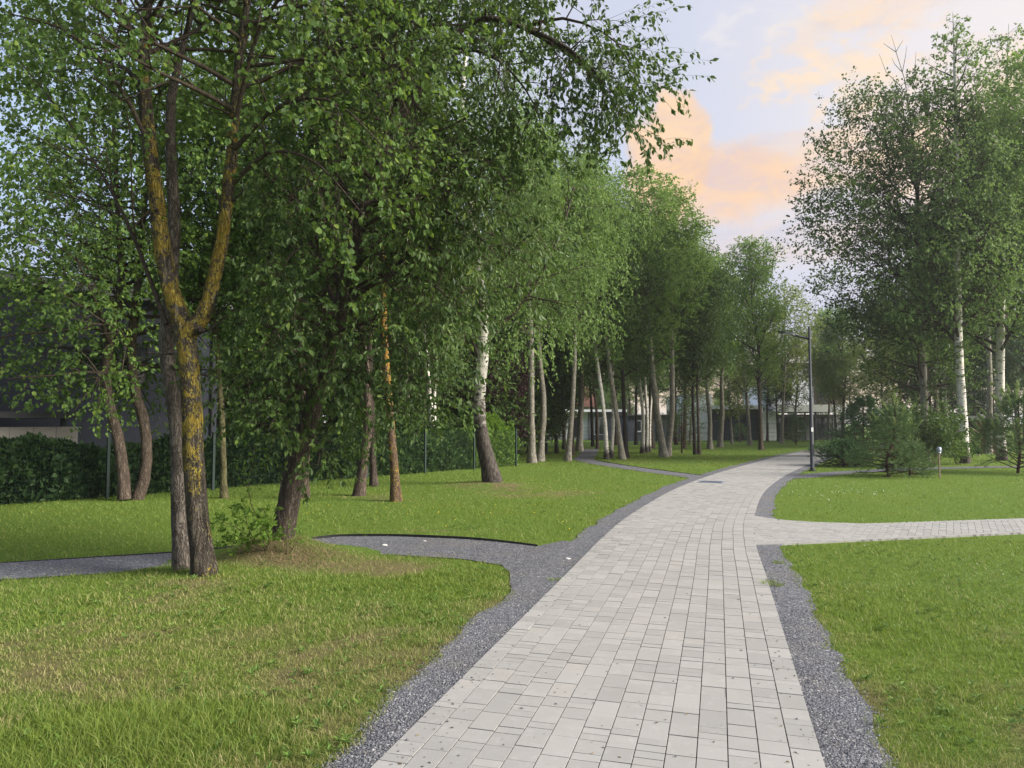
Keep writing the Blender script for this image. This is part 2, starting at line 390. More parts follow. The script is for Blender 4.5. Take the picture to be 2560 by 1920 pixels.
rag(GR3, .45, .010, 'gravel_path', M_GRAVEL, kind='structure', label='narrow gravel footpath beyond the right lawn')

# ------------------------------------------------------------------ pavers
def paver_mesh(L, W, H=.05, inset=.0016, drop=.0005, g=.0027):
    V = []
    for (i, z) in ((0, -H), (0, -drop), (inset, 0)):
        a, b = L / 2 - g - i, W / 2 - g - i; V += [(-b, -a, z), (b, -a, z), (b, a, z), (-b, a, z)]
    Q = [(k + i, k + (i + 1) % 4, k + 4 + (i + 1) % 4, k + 4 + i) for k in (0, 4) for i in range(4)] + [(8, 9, 10, 11)]
    return np.array(V), np.array(Q)
def lay(parent, items, name, n_parts, clip=None):
    """items: (x, y, z, angle, tilt, key); nearest n_parts become parts, the rest one joined part"""
    items.sort(key=lambda q: math.hypot(q[0], q[1]) if (q[1] > 3.3 and abs(q[0]) < q[1] * .72 + .1) else 99 + math.hypot(q[0], q[1]))
    meshes = {}
    VV, QQ, n = [], [], 0
    for i, (x, y, z, a, tl, key) in enumerate(items):
        V, Q = PVM[key]; cut = None
        if clip:
            c, s_ = math.cos(a), math.sin(a); wx, wy = x + V[:, 0] * c - V[:, 1] * s_, y + V[:, 0] * s_ + V[:, 1] * c; cut = clip(wx, wy)
            if cut: V = np.stack([(cut[0] - x) * c + (cut[1] - y) * s_, -(cut[0] - x) * s_ + (cut[1] - y) * c, V[:, 2]], 1)
        if i < n_parts and cut: o = ob(name, mk(name, V, Q, None, M_PAVER), parent, (x, y, z)); o.rotation_euler = (0, 0, a)
        elif i < n_parts:
            if key not in meshes: meshes[key] = mk(name, V, Q, None, M_PAVER)
            o = ob(name, meshes[key], parent); o.location = (x, y, z); o.rotation_euler = (tl[0], tl[1], a)
        else:
            c, s_ = math.cos(a), math.sin(a)
            W = np.stack([x + V[:, 0] * c - V[:, 1] * s_, y + V[:, 0] * s_ + V[:, 1] * c, z + V[:, 2] + V[:, 0] * -tl[1] + V[:, 1] * tl[0]], 1)
            VV.append(W); QQ.append(Q + n); n += len(V)
    if VV: ob('paving_field', mk('paving_field', np.concatenate(VV), np.concatenate(QQ), None, M_PAVER), parent, kind='stuff')
rng = np.random.default_rng(11)
COLW = 2 * HALF / 14
PVM = {L: paver_mesh(L, COLW) for L in (.24, .16, .08)}
PVM['h'] = paver_mesh(.20, .10)
L_, _ = path_pt(ss, np.full_like(ss, -HALF + .01)); R2_, _ = path_pt(ss, np.full_like(ss, HALF - .01))
main_path = ribbon('paved_path', L_, R2_, .016, M_JOINT, kind='structure', label='winding footpath of pale grey concrete pavers')
items = []
for j in range(14):
    s = 3.0 + rng.random() * .2; off = -HALF + (j + .5) * COLW; last = None
    while s < 47:
        opts = [.24, .16, .08]; p = [.27, .33, .40] if last != .08 else [.36, .34, .30]
        L = opts[rng.choice(3, p=p)]; last = L
        (p2, t) = path_pt(np.array([s + L / 2]), np.array([off])); p2 = p2[0]; t = t[0]
        if p2[1] > 1.8:
            items.append((p2[0], p2[1], .031 + rng.normal() * .0011, math.atan2(-t[0], t[1]), (rng.normal() * .004, rng.normal() * .004), L))
        s += L
lay(main_path, items, 'paver', 300)
side_path = poly_sheet('paved_side_path', SIDE, .020, M_JOINT, kind='structure', label='side path of herringbone pavers branching off to the right')
EDGES = [SIDE[1:4], [(20, 15.6), (9.2, 12.93), (5.95, 12.24), (5.2, 12.42), (4.7, 12.72), (4.42, 13.3)]]
def inside_any(x, y, a):
    V = PVM['h'][0]; c, s_ = math.cos(a), math.sin(a)
    return bool(inpoly(x + V[:4, 0] * c - V[:4, 1] * s_, y + V[:4, 0] * s_ + V[:4, 1] * c, SIDE).any())
def side_clip(x, y):
    """vertices of edge pavers are cut back to the edge line"""
    out = ~inpoly(x, y, SIDE) & (path_d(x, y) > HALF - .01)
    if not out.any(): return None
    bx, by, bd = x.copy(), y.copy(), np.full(len(x), 1e9)
    for pl in EDGES:
        for (x0, y0), (x1, y1) in zip(pl[:-1], pl[1:]):
            t = np.clip(((x - x0) * (x1 - x0) + (y - y0) * (y1 - y0)) / ((x1 - x0) ** 2 + (y1 - y0) ** 2), 0, 1); qx, qy = x0 + t * (x1 - x0), y0 + t * (y1 - y0)
            d = np.hypot(x - qx, y - qy); k = d < bd; bx[k], by[k], bd[k] = qx[k], qy[k], d[k]
    return np.where(out, bx, x), np.where(out, by, y)
items = []; ang = math.atan2(2.9, 12.0) + R_(45)
ca, sa = math.cos(ang), math.sin(ang)
for i in range(-90, 130):
    for j in range(-60, 100):
        k = (i + j) % 4
        for (px, py, rot) in (((i + 1.0) * .1, (j + .5) * .1, 1),) if k == 0 else ((((i + .5) * .1, (j + 1.0) * .1, 0),) if k == 2 else ()):
            x = 6 + px * ca - py * sa; y = 11.8 + px * sa + py * ca
            if x < 18 and path_d(x, y) > HALF - .08 and inside_any(x, y, ang + (R_(90) if rot else 0)):
                items.append((x, y, .0292 + rng.normal() * .0008, ang + (R_(90) if rot else 0), (rng.normal() * .005, rng.normal() * .005), 'h'))
lay(side_path, items, 'paver', 300, side_clip)

# drain hatch let into the paving
p, t = path_pt(np.array([np.interp(20.4, CL[:, 1], CLs)]), np.array([-.55]))
def m_steel(t_):
    n = t_.noise(t_.obj(), 30.0, 4.0); return pbsdf(t_, t_.mix(n, C(.20, .23, .30), C(.33, .36, .44)), .5, n, .2, .003, metal=.6)
M_STEEL = mat('zinc_steel', m_steel)
hat = thing('inspection_hatch', 'small bluish steel inspection hatch set flush in the paved path', 'hatch', (p[0][0], p[0][1], .0345), math.atan2(-t[0][0], t[0][1]))
MB().box(-.36, .36, -.33, .33, -.02, .003).build('hatch_frame', M_STEEL, hat)
b = MB().box(-.32, .32, -.29, .29, -.005, .008)
for k in range(7): b.box(-.29, .29, -.25 + k * .08, -.23 + k * .08, .006, .012)
b.build('hatch_lid', M_STEEL, hat)

# ------------------------------------------------------------------ lawn edging of black plastic
def m_plastic(t): return pbsdf(t, C(.018, .018, .02), .45, t.noise(t.obj(), 20.0), .1, .003)
M_BLACK = mat('black_plastic', m_plastic)
def edging(pl, label, h=.075, n=90, lean=.02):
    p = spline(pl, n); tt = nrm(np.gradient(p, axis=0)); nn = np.stack([-tt[:, 1], tt[:, 0]], 1)
    zt = gz(p[:, 0], p[:, 1]) + h * (.75 + .5 * vnoise(p[:, 0], p[:, 1], .8))
    rows = [(p - nn * .004, np.full(n, -.03)), (p - nn * .004 - nn * lean * .3, zt - .012), (p - nn * .011, zt - .012), (p - nn * .013, zt), (p + nn * .008, zt), (p + nn * .004, np.full(n, -.03))]
    V = np.concatenate([np.c_[a, z] for a, z in rows]); i = np.arange(n - 1)
    Q = np.concatenate([np.stack([k * n + i, k * n + i + 1, (k + 1) * n + i + 1, (k + 1) * n + i], 1) for k in range(5)])
    ob('lawn_edging', mk('lawn_edging', V, Q, None, M_BLACK), label=label, category='lawn edging')
edging([(-2.95, 10.7)] + GRAVEL1_FAR[5:], 'black plastic lawn edging standing proud behind the gravel path bend', .042)
edging([(x, y + .01) for x, y in GRAVEL1_FAR[:5]][0:1] + GRAVEL1_FAR[1:4], 'low black lawn edging along the gravel path, left of the leaning tree', .022)
edging([(x + .47, y + .15) for x, y in GR2[0:4]], 'thin black edging beside the gravel path into the grove', .025, 70)
# ------------------------------------------------------------------ foliage and bark materials
def leafmat(name, stops, trans, tmix=.38, rough=.6, spec=.2):
    def f(t):
        r = t.rnd(); c = t.ramp(r, stops)
        big = t.noise(t.n('NewGeometry').outputs['Position'], .7, 2.0)
        c = t.mix(t.m('MULTIPLY', t.step(big, .4, .7), .35), c, t.mix(.5, c, trans))
        a = pbsdf(t, c, rough, spec=spec)
        b = t.n('BsdfTranslucent', {'Color': t.mix(.5, c, trans)}).outputs[0]
        return t.n('MixShader', {0: tmix, 1: a, 2: b}).outputs[0]
    return mat(name, f)
L_ASPEN = leafmat('aspen_leaf', [(0, C(0.040, 0.077, 0.022)), (.5, C(0.066, 0.124, 0.032)), (.85, C(0.098, 0.167, 0.035)), (1, C(0.172, 0.237, 0.044))], C(0.211, 0.323, 0.034))
L_DARK = leafmat('dark_leaf', [(0, C(0.034, 0.065, 0.022)), (.6, C(0.057, 0.101, 0.028)), (.93, C(0.083, 0.135, 0.035)), (1, C(0.153, 0.207, 0.043))], C(0.139, 0.228, 0.033), .30, .45)
L_BIRCH = leafmat('birch_leaf', [(0, C(0.083, 0.143, 0.042)), (.5, C(0.113, 0.187, 0.054)), (1, C(0.166, 0.247, 0.072))], C(0.240, 0.360, 0.074))
L_GROVE = leafmat('grove_leaf', [(0, C(0.088, 0.157, 0.049)), (.5, C(0.126, 0.220, 0.060)), (1, C(0.194, 0.290, 0.074))], C(0.299, 0.439, 0.070))
L_YOUNG = leafmat('young_leaf', [(0, C(.07, .14, .025)), (.6, C(.11, .20, .03)), (1, C(.17, .27, .05))], C(.22, .36, .04))
L_YOUNGT = leafmat('light_crown_leaf', [(0, C(0.106, 0.156, 0.040)), (.5, C(0.150, 0.206, 0.053)), (1, C(0.213, 0.250, 0.075))], C(0.300, 0.375, 0.062))
L_HEDGE = leafmat('thuja_leaf', [(0, C(0.014, 0.034, 0.013)), (.6, C(0.026, 0.054, 0.018)), (1, C(0.044, 0.080, 0.024))], C(0.048, 0.096, 0.016), .2)
L_HEDGE2 = leafmat('hedge_leaf', [(0, C(.026, .060, .020)), (.6, C(.045, .090, .026)), (1, C(.09, .15, .035))], C(.08, .16, .02), .25)
L_PLUM = leafmat('plum_leaf', [(0, C(.022, .012, .014)), (.7, C(.04, .02, .022)), (1, C(.065, .034, .030))], C(.10, .03, .03), .25)
L_PINE = leafmat('pine_needle', [(0, C(0.062, 0.116, 0.047)), (.6, C(0.104, 0.176, 0.064)), (1, C(0.177, 0.250, 0.084))], C(0.146, 0.240, 0.067), .15)
L_SPRUCE = leafmat('spruce_needle', [(0, C(0.048, 0.101, 0.048)), (.6, C(0.077, 0.156, 0.064)), (1, C(0.154, 0.258, 0.080))], C(0.115, 0.221, 0.048), .15)
L_CANDLE = leafmat('pine_candle', [(0, C(.22, .29, .11)), (.6, C(.30, .37, .15)), (1, C(.40, .45, .21))], C(.22, .30, .10), .25)
L_FARPINE = leafmat('far_needle', [(0, C(0.033, 0.068, 0.033)), (.6, C(0.053, 0.093, 0.042)), (1, C(0.083, 0.128, 0.053))], C(0.075, 0.135, 0.045), .15)

def bark(name, dark, mid, light, sc_=14.0, stretch=.22, bstr=.9, extra=None, bd=.03):
    def f(t):
        v = t.obj(1, 1, stretch); n1 = t.noise(v, sc_, 6.0, .65, .6); n2 = t.noise(t.obj(), 60.0, 4.0, .7)
        rid = t.m('ABSOLUTE', t.m('SUBTRACT', t.noise(v, sc_ * 1.6, 4.0, .6, 1.0), .5))
        c = t.mix(t.step(n1, .3, .65), dark, mid)
        c = t.mix(t.m('MULTIPLY', t.step(n2, .5, .75), .6), c, light)
        c = t.mix(t.m('MULTIPLY', t.step(rid, .07, .0), .75), c, tuple(.4 * q for q in dark[:3]) + (1,))
        if extra: c = extra(t, c)
        return pbsdf(t, c, .92, t.m('ADD', t.m('MULTIPLY', t.step(rid, .0, .13), 1.0), t.m('MULTIPLY', n2, .4)), bstr, bd, spec=.15)
    return mat(name, f)
def lichen(amount, lo, hi, zlo, zhi, col=(.34, .20, .018)):
    def f(t, c):
        v = t.obj(1, 1, .8); n = t.noise(v, 6.0, 6.0, .66, .4); n2 = t.noise(v, 38.0, 5.0, .7)
        z = t.n('SeparateXYZ', {0: t.n('TexCoord').outputs['Object']}).outputs[2]
        g = t.m('MULTIPLY', t.step(z, zlo, zlo + .8), t.step(z, zhi + 2.0, zhi))
        k = t.step(t.m('ADD', t.m('ADD', n, t.m('MULTIPLY', t.m('SUBTRACT', n2, .5), .7)), t.m('MULTIPLY', g, .13)), lo, hi)
        lc = t.mix(t.step(n2, .35, .7), C(*col), C(.26, .24, .045))
        c = t.mix(t.m('MULTIPLY', t.step(n2, .58, .72), .5), c, C(.30, .31, .28))     # pale grey crust
        return t.mix(t.m('MULTIPLY', k, amount), c, lc)
    return f
B_LICHEN = bark('lichen_bark', C(.05, .041, .032), C(.125, .105, .082), C(.27, .25, .215), 12, .2, 1.2, lichen(.85, .585, .66, .9, 4.2, (.33, .21, .028)))
B_ORANGE = bark('orange_lichen_bark', C(.07, .045, .03), C(.15, .10, .065), C(.25, .20, .15), 12, .25, .7, lichen(.85, .52, .62, 1.6, 5.0, (.36, .15, .03)))
B_ROUGH = bark('rough_bark', C(.06, .046, .037), C(.15, .118, .095), C(.26, .23, .20), 15, .13, 1.0)
B_BROWN = bark('brown_bark', C(.070, .052, .040), C(.15, .115, .09), C(.24, .20, .165), 14, .2, .8)
B_ASPEN = bark('aspen_bark', C(.15, .135, .11), C(.29, .27, .225), C(.42, .40, .35), 8, .5, .4)
B_GREEN = bark('mossy_bark', C(.075, .065, .035), C(.16, .15, .075), C(.24, .22, .12), 10, .3, .5)
B_GREYB = bark('grey_brown_bark', C(.075, .062, .052), C(.18, .155, .13), C(.33, .30, .27), 13, .3, .9)
B_PINE = bark('pine_bark', C(.05, .03, .022), C(.12, .07, .046), C(.19, .12, .08), 12, .3, .9)
B_DARKT = bark('dark_bark', C(.028, .023, .02), C(.06, .05, .042), C(.11, .095, .085), 12, .3, .7)
B_TWIG = bark('twig_bark', C(.045, .034, .026), C(.085, .066, .05), C(.14, .12, .10), 20, .4, .3)
def birch_bark(name, dark_to):
    def f(t):
        v = t.obj(1, 1, 5.0); v1 = t.obj(); n1 = t.noise(v, 3.6, 4.0, .6, .3); n2 = t.noise(v1, 7.0, 5.0, .7); n3 = t.noise(t.obj(1, 1, .35), 18.0, 5.0, .7)
        z = t.n('SeparateXYZ', {0: t.n('TexCoord').outputs['Object']}).outputs[2]
        c = t.mix(t.step(n2, .4, .75), C(.62, .59, .54), C(.42, .38, .33))
        c = t.mix(t.step(n1, .585, .64), c, C(.035, .03, .028))
        low = t.step(t.m('ADD', z, t.m('MULTIPLY', t.m('SUBTRACT', n2, .5), dark_to * 1.6)), dark_to, dark_to * .45)
        rough = t.mix(t.step(n3, .35, .65), C(.016, .013, .012), C(.085, .072, .060))
        c = t.mix(low, c, rough)
        return pbsdf(t, c, .8, t.m('ADD', n3, n1), .5, .02, spec=.2)
    return mat(name, f)
B_BIRCH = birch_bark('birch_bark', .7)
B_BIRCH_OLD = birch_bark('old_birch_bark', 3.5)

# ------------------------------------------------------------------ tree growing
def grow(P, Rr, cnt, t0, t1, ang, length, K, trop, wig, ratio, rng, taper=1.0, rmin=.0015, bias=None):
    """children along each parent polyline. cnt per parent; length(t, parent_len, n) -> metres"""
    N, KP, _ = P.shape
    cnt = np.broadcast_to(cnt, (N,)).astype(int); pi = np.repeat(np.arange(N), cnt); M = len(pi)
    k = np.concatenate([np.arange(c) for c in cnt]) if M else np.zeros(0)
    t = t0 + (t1 - t0) * (k + rng.random(M)) / np.maximum(cnt[pi], 1)
    f = np.clip(t * (KP - 1), 0, KP - 1.001); i = f.astype(int); fr = (f - i)[:, None]
    pos = P[pi, i] * (1 - fr) + P[pi, i + 1] * fr; d = nrm(P[pi, i + 1] - P[pi, i])
    pr = Rr[pi, i] * (1 - fr[:, 0]) + Rr[pi, i + 1] * fr[:, 0]
    plen = np.linalg.norm(np.diff(P, axis=1), axis=2).sum(1)[pi]
    ref = np.where(np.abs(d[:, 2:3]) > .8, np.array([1., 0, 0]), np.array([0, 0, 1.]))
    a = nrm(np.cross(d, ref)); b = np.cross(d, a)
    az = k * 2.39996 + rng.random(M) * 1.2 + pi * 1.7
    an = np.radians(ang[0] + (ang[1] - ang[0]) * rng.random(M))
    q = d * np.cos(an)[:, None] + (a * np.cos(az)[:, None] + b * np.sin(az)[:, None]) * np.sin(an)[:, None]
    if bias is not None: q = nrm(q + np.asarray(bias))
    L = length(t, plen, M); st = (L / (K - 1))[:, None]
    out = np.empty((M, K, 3)); out[:, 0] = pos
    for s in range(1, K):
        q = nrm(q + np.array([0, 0, 1.]) * (trop / (K - 1)) + wig * rng.standard_normal((M, 3)) / math.sqrt(K))
        out[:, s] = out[:, s - 1] + q * st
    r0 = np.minimum(pr * ratio, L * .03 + .002)
    s = np.linspace(0, 1, K)[None, :]
    return out, np.maximum(r0[:, None] * (1 - s * .92) ** taper, rmin), t
LEAF = {
    'round': (np.array([(0, .0, 0), (-.40, .25, .07), (-.42, .62, .08), (0, 1, -.04), (.42, .62, .08), (.40, .25, .07)]), [(0, 3, 2, 1), (0, 5, 4, 3)]),
    'oval': (np.array([(0, .0, 0), (-.24, .28, .06), (-.27, .60, .05), (0, 1.12, -.10), (.27, .60, .05), (.24, .28, .06)]), [(0, 3, 2, 1), (0, 5, 4, 3)]),
    'kite': (np.array([(0, 0, 0), (-.36, .45, .06), (0, 1, -.04), (.36, .45, .06)]), [(0, 1, 2), (0, 2, 3)]),
    'spray': (np.array([(0, 0, 0), (-.30, .55, .05), (0, 1, -.06), (.30, .55, .05)]), [(0, 1, 2), (0, 2, 3)]),
    'needle': (np.array([(-.5, 0, 0), (.5, 0, 0), (0, 1, 0)]), [(0, 1, 2)]),
}
def leaves(P, per, t0, size, rng, droop=.35, spread=.9, up=.5, off=.02, wscale=1.0, lim=None):
    """frames of leaves along twigs -> pos, x, y, z axes, size"""
    N, K, _ = P.shape; M = N * per; pi = np.repeat(np.arange(N), per)
    t = t0 + (1 - t0) * rng.random(M) ** .6; f = np.clip(t * (K - 1), 0, K - 1.001); i = f.astype(int); fr = (f - i)[:, None]
    pos = P[pi, i] * (1 - fr) + P[pi, i + 1] * fr; d = nrm(P[pi, i + 1] - P[pi, i])
    y = nrm(d * .7 + spread * rng.standard_normal((M, 3)) * .7 + np.array([0, 0, -droop]))
    z = rng.standard_normal((M, 3)) * .75 + np.array([0, 0, up]); z = nrm(z - (z * y).sum(1, keepdims=True) * y)
    x = np.cross(y, z); sz = size * (.5 + .85 * rng.random(M) ** 1.2); pos = pos + y * off
    return [pos, x, y, z, sz, np.full(M, wscale)]
def cat_l(ls): return [np.concatenate([l[k] for l in ls]) for k in range(6)]
def leaf_mesh(name, lf, shape, material):
    tv, fc = LEAF[shape]; pos, x, y, z, sz, ws = lf; M = len(pos); k = len(tv)
    V = pos[:, None, :] + sz[:, None, None] * (x[:, None, :] * (tv[None, :, 0:1] * ws[:, None, None]) + y[:, None, :] * tv[None, :, 1:2] + z[:, None, :] * tv[None, :, 2:3])
    F = (np.array(fc)[None] + (np.arange(M) * k)[:, None, None]).reshape(-1, len(fc[0]))
    return mk(name, V.reshape(-1, 3), F if F.shape[1] == 4 else None, F if F.shape[1] == 3 else None, material)
def prof(u, kind):
    if kind == 'oval': return (np.sin(np.pi * np.clip(u * .86 + .14, 0, 1)) ** .7) * .9 + .12
    if kind == 'cone': return (1 - u) ** .75 * .95 + .10
    if kind == 'top': return np.clip(.35 + u * 1.1, 0, 1) * (1 - np.clip(u - .75, 0, 1) * 2.6)
    return np.ones_like(u)
def tree_data(stems, seed, n1=34, t0=.3, ang1=(45, 75), L1=2.6, shape='oval', trop1=.5, n2=9, n3=7, ang2=(35, 65), trop2=.1, trop3=-.3, L2=.42, L3=.45,
              nl=7, leaf='kite', size=.09, droop=.4, up=.5, sides=10, twigs=True, bias=None, flare=.5, leafmat=None, bark=None, twigbark=None, wig=.22, limbs=None):
    rng = np.random.default_rng(seed)
    st = []
    for s in stems:
        q = spline(s, 26); l = np.linalg.norm(np.diff(q[:, :3], axis=0), axis=1).cumsum(); l = np.r_[0, l]
        q[:, 3] *= 1 + flare * np.exp(-l / .22) if flare else 1
        q[1:, :2] += rng.standard_normal((25, 2)) * q[1:, 3:4] * .05
        st.append(q)
    St = np.stack(st)
    trunks = [tubes(St[k:k + 1, :, :3], St[k:k + 1, :, 3], sides, .035, rng) for k in range(len(st))]
    t0s = np.broadcast_to(t0, (len(st),)); n1s = np.broadcast_to(n1, (len(st),))
    P1, R1 = [], []
    L1s = np.broadcast_to(L1, (len(st),))
    for a, tt0, nn, LL in zip(St, t0s, n1s, L1s):
        p, r, _ = grow(a[None, :, :3], a[None, :, 3], int(nn), tt0, .985, ang1, lambda t, pl, n, tt0=tt0, LL=LL: LL * prof((t - tt0) / (1 - tt0), shape) * (.75 + .5 * rng.random(n)), 9, trop1, wig, .55, rng, bias=bias)
        P1.append(p); R1.append(r)
    if limbs:
        for lb in limbs:
            q = spline(lb, 9); P1.append(q[None, :, :3]); R1.append(q[None, :, 3])
    P1 = np.concatenate(P1); R1 = np.concatenate(R1)
    byl = lambda P, n_: np.maximum(1, np.round(n_ * np.clip((lambda l: l / l.mean())(np.linalg.norm(np.diff(P, axis=1), axis=2).sum(1)), .2, 1.7) + rng.random(len(P)) - .5))
    P2, R2, _ = grow(P1, R1, byl(P1, n2), .22, 1.0, ang2, lambda t, pl, n: pl * L2 * (1.15 - .6 * t) * (.6 + .7 * rng.random(n)) + .12, 7, trop2, wig, .6, rng)
    P3, R3, _ = grow(P2, R2, byl(P2, n3), .12, 1.0, (25, 65), lambda t, pl, n: pl * L3 * (.6 + .7 * rng.random(n)) + .10, 4, trop3, wig * .9, .6, rng)
    BV, BQ = [], []; n = 0
    for P, Rr, sd in ((P1, R1, 6 if twigs else 4), (P2, R2, 4 if twigs else 3)) + (((P3, R3, 3),) if twigs else ()):
        v, q = tubes(P, Rr, sd); BV.append(v); BQ.append(q + n); n += len(v)
    lf = cat_l([leaves(P3, nl, .15, size, rng, droop, .9, up, size * .3), leaves(P2, 3, .4, size, rng, droop, .9, up, size * .3)])
    return dict(trunk=trunks, branch=(np.concatenate(BV), np.concatenate(BQ)), leaf=lf, shape=leaf, leafmat=leafmat, bark=bark, twigbark=twigbark or B_TWIG)
def tree_meshes(td, name):
    bk = td['bark'] if isinstance(td['bark'], (list, tuple)) else [td['bark']] * len(td['trunk'])
    return ([mk(name + '_trunk', *q, None, b, True) for q, b in zip(td['trunk'], bk)], mk(name + '_branchwork', *td['branch'], None, td['twigbark'], True),
            leaf_mesh(name + '_crown', td['leaf'], td['shape'], td['leafmat']))
def plant_tree(name, label, meshes, loc, rz=0, sc_=1.0, lean=(0, 0), group=None, cat='tree'):
    r = thing(name, label, cat, loc, rz, group); r.scale = (sc_,) * 3 if np.isscalar(sc_) else sc_
    r.rotation_euler = (lean[0], lean[1], rz) if lean != (0, 0) else (0, 0, rz)
    for q in meshes[0]: ob('trunk', q, r)
    ob('branchwork', meshes[1], r, kind='stuff'); c = ob('crown', meshes[2], r, kind='stuff')
    return r, c
def shift(stems, base):
    return [np.array(s, float) - np.array([base[0], base[1], base[2], 0]) for s in stems]
def stem_px(pts, D, r0, r1, top=None, dD=0.0):
    """stem surveyed from pixel pairs at distance D (+dD towards its top); optional extra top points in metres offset"""
    n = len(pts); o = []
    for k, (x, y) in enumerate(pts): o.append(np.append(at(x, y, D + dD * k / max(n - 1, 1)), 0))
    for dv in (top or []): o.append(o[-1] + np.array([*dv, 0]))
    o = np.array(o); z = np.linspace(0, 1, len(o)); o[:, 3] = r0 + (r1 - r0) * z
    return o
def split_leaves(td, root_loc, n):
    """pull the n leaves that show largest out of the crown"""
    pos = td['leaf'][0] + np.array(root_loc); y = pos[:, 1]
    inside = (y > .5) & (np.abs(pos[:, 0]) < y * .68) & (pos[:, 2] - EYE < y * .56) & (pos[:, 2] - EYE > -y * .45)
    score = np.where(inside, td['leaf'][4] / np.linalg.norm(pos - np.array([0, 0, EYE]), axis=1), 0)
    idx = np.argsort(-score)[:n]; keep = np.ones(len(pos), bool); keep[idx] = False
    sel = [a[idx] for a in td['leaf']]; td['leaf'] = [a[keep] for a in td['leaf']]
    return sel
def leaf_parts(sel, shape, material, crown):
    tv, fc = LEAF[shape]; fc = np.array(fc)
    me = mk('leaf', tv, fc if fc.shape[1] == 4 else None, fc if fc.shape[1] == 3 else None, material)
    for p, x, y, z, s, w_ in zip(*sel):
        o = ob('leaf', me, crown)
        o.matrix_basis = Matrix(((x[0] * s, y[0] * s, z[0] * s, p[0]), (x[1] * s, y[1] * s, z[1] * s, p[1]), (x[2] * s, y[2] * s, z[2] * s, p[2]), (0, 0, 0, 1)))
def unique_tree(name, label, stems, base, n_leaf=0, limbs=None, **kw):
    td = tree_data(shift(stems, base), limbs=shift(limbs, base) if limbs else None, **kw)
    sel = split_leaves(td, base, n_leaf) if n_leaf else None
    r, c = plant_tree(name, label, tree_meshes(td, name), tuple(base))
    if sel: leaf_parts(sel, td['shape'], td['leafmat'], c)
    return r
S_ = 1.1573     # survey readings below were taken on a 2212 px wide view

def px(*a): return [(x * S_, y * S_) for x, y in a]
# --- nearest tree: two stems with yellow lichen, forked
D = 7.95; base = at(430 * S_, 1250 * S_, D); base[2] = .02
s1 = stem_px(px((444, 1262), (428, 1130), (420, 980), (412, 850), (402, 722), (372, 640), (350, 540), (338, 430), (322, 310), (312, 190)), D, .135, .062, [(-.05, .1, .9), (.1, .1, 1.2), (.0, .2, 1.4)])
s1[:, 3] = np.interp(np.arange(len(s1)), [0, 4, 5, 9, 12], [.115, .102, .098, .068, .012])
s2 = stem_px(px((402, 722), (440, 680), (468, 580), (487, 470), (500, 340), (508, 230)), D, .075, .05, [(.1, -.1, .8), (.3, -.2, 1.2), (.2, 0, 1.0)])
s2[:, 3] = np.interp(np.arange(len(s2)), [0, 5, 8], [.085, .055, .01])
s3 = stem_px(px((394, 1246), (388, 1120), (386, 980), (372, 850), (360, 740), (372, 600), (376, 470), (368, 330), (372, 200)), D + .32, .10, .06, [(.1, .2, 1.0), (.2, .3, 1.5)])
s3[:, 3] = np.interp(np.arange(len(s3)), [0, 4, 8, 10], [.09, .08, .05, .012])
lim = [np.c_[np.array([at(330 * S_, 330 * S_, D), at(260 * S_, 190 * S_, D - .3), at(150 * S_, 70 * S_, D - .6), at(20 * S_, 30 * S_, D - .9)]), [.03, .022, .015, .006]],
       np.c_[np.array([at(360 * S_, 700 * S_, D), at(270 * S_, 470 * S_, D + .2), at(160 * S_, 280 * S_, D + .3), at(40 * S_, 130 * S_, D + .3)]), [.028, .02, .013, .005]],
       np.c_[np.array([at(500 * S_, 330 * S_, D), at(600 * S_, 230 * S_, D - .4), at(720 * S_, 220 * S_, D - .9), at(840 * S_, 330 * S_, D - 1.2)]), [.03, .022, .014, .005]],
       np.c_[np.array([at(500 * S_, 400 * S_, D), at(580 * S_, 330 * S_, D - .2), at(680 * S_, 350 * S_, D - .6), at(790 * S_, 470 * S_, D - .9)]), [.026, .02, .013, .005]],
       np.c_[np.array([at(505 * S_, 280 * S_, D), at(560 * S_, 60 * S_, D - .5), at(660 * S_, -40 * S_, D - 1.2), at(760 * S_, -10 * S_, D - 1.8)]), [.03, .022, .014, .005]]]
nearT = unique_tree('poplar_tree', 'forked two-stemmed tree crusted with yellow lichen, nearest on the left', [s1, s2, s3], base, 150, lim,
    seed=3, n1=(20, 22, 14), t0=(.62, .42, .70), ang1=(45, 85), L1=2.3, shape='flat', trop1=.25, n2=9, n3=6, trop2=-.05, trop3=-.5, nl=11, leaf='round', size=.058, droop=.7, up=.3,
    sides=18, leafmat=L_ASPEN, bark=(B_LICHEN, B_LICHEN, B_GREYB), flare=.32)
# knots and broken stubs on the nearest tree
for (x, y, dx, dz, r) in ((432, 712, .05, .03, .030), (336, 452, .02, .05, .022)):
    c = at(x * S_, y * S_, D - .10) - base
    MB().tube([c + np.array([0, .06, 0]), c, c + np.array([dx * .2, -.012, 0])], [r * 1.2, r, r * .55], 9).build('knot', B_DARKT, nearT)
for (x, y, dx, dy, dz) in ((415, 725, .42, -.1, .22), (490, 440, .22, -.05, .16), (488, 450, -.10, -.1, .2), (375, 765, -.26, -.1, .01)):
    c = at(x * S_, y * S_, D) - base
    MB().tube([c, c + np.array([dx * .5, dy * .5, dz * .25]), c + np.array([dx, dy, dz])], [.016, .012, .006], 6).build('dead_stub', B_DARKT, nearT)

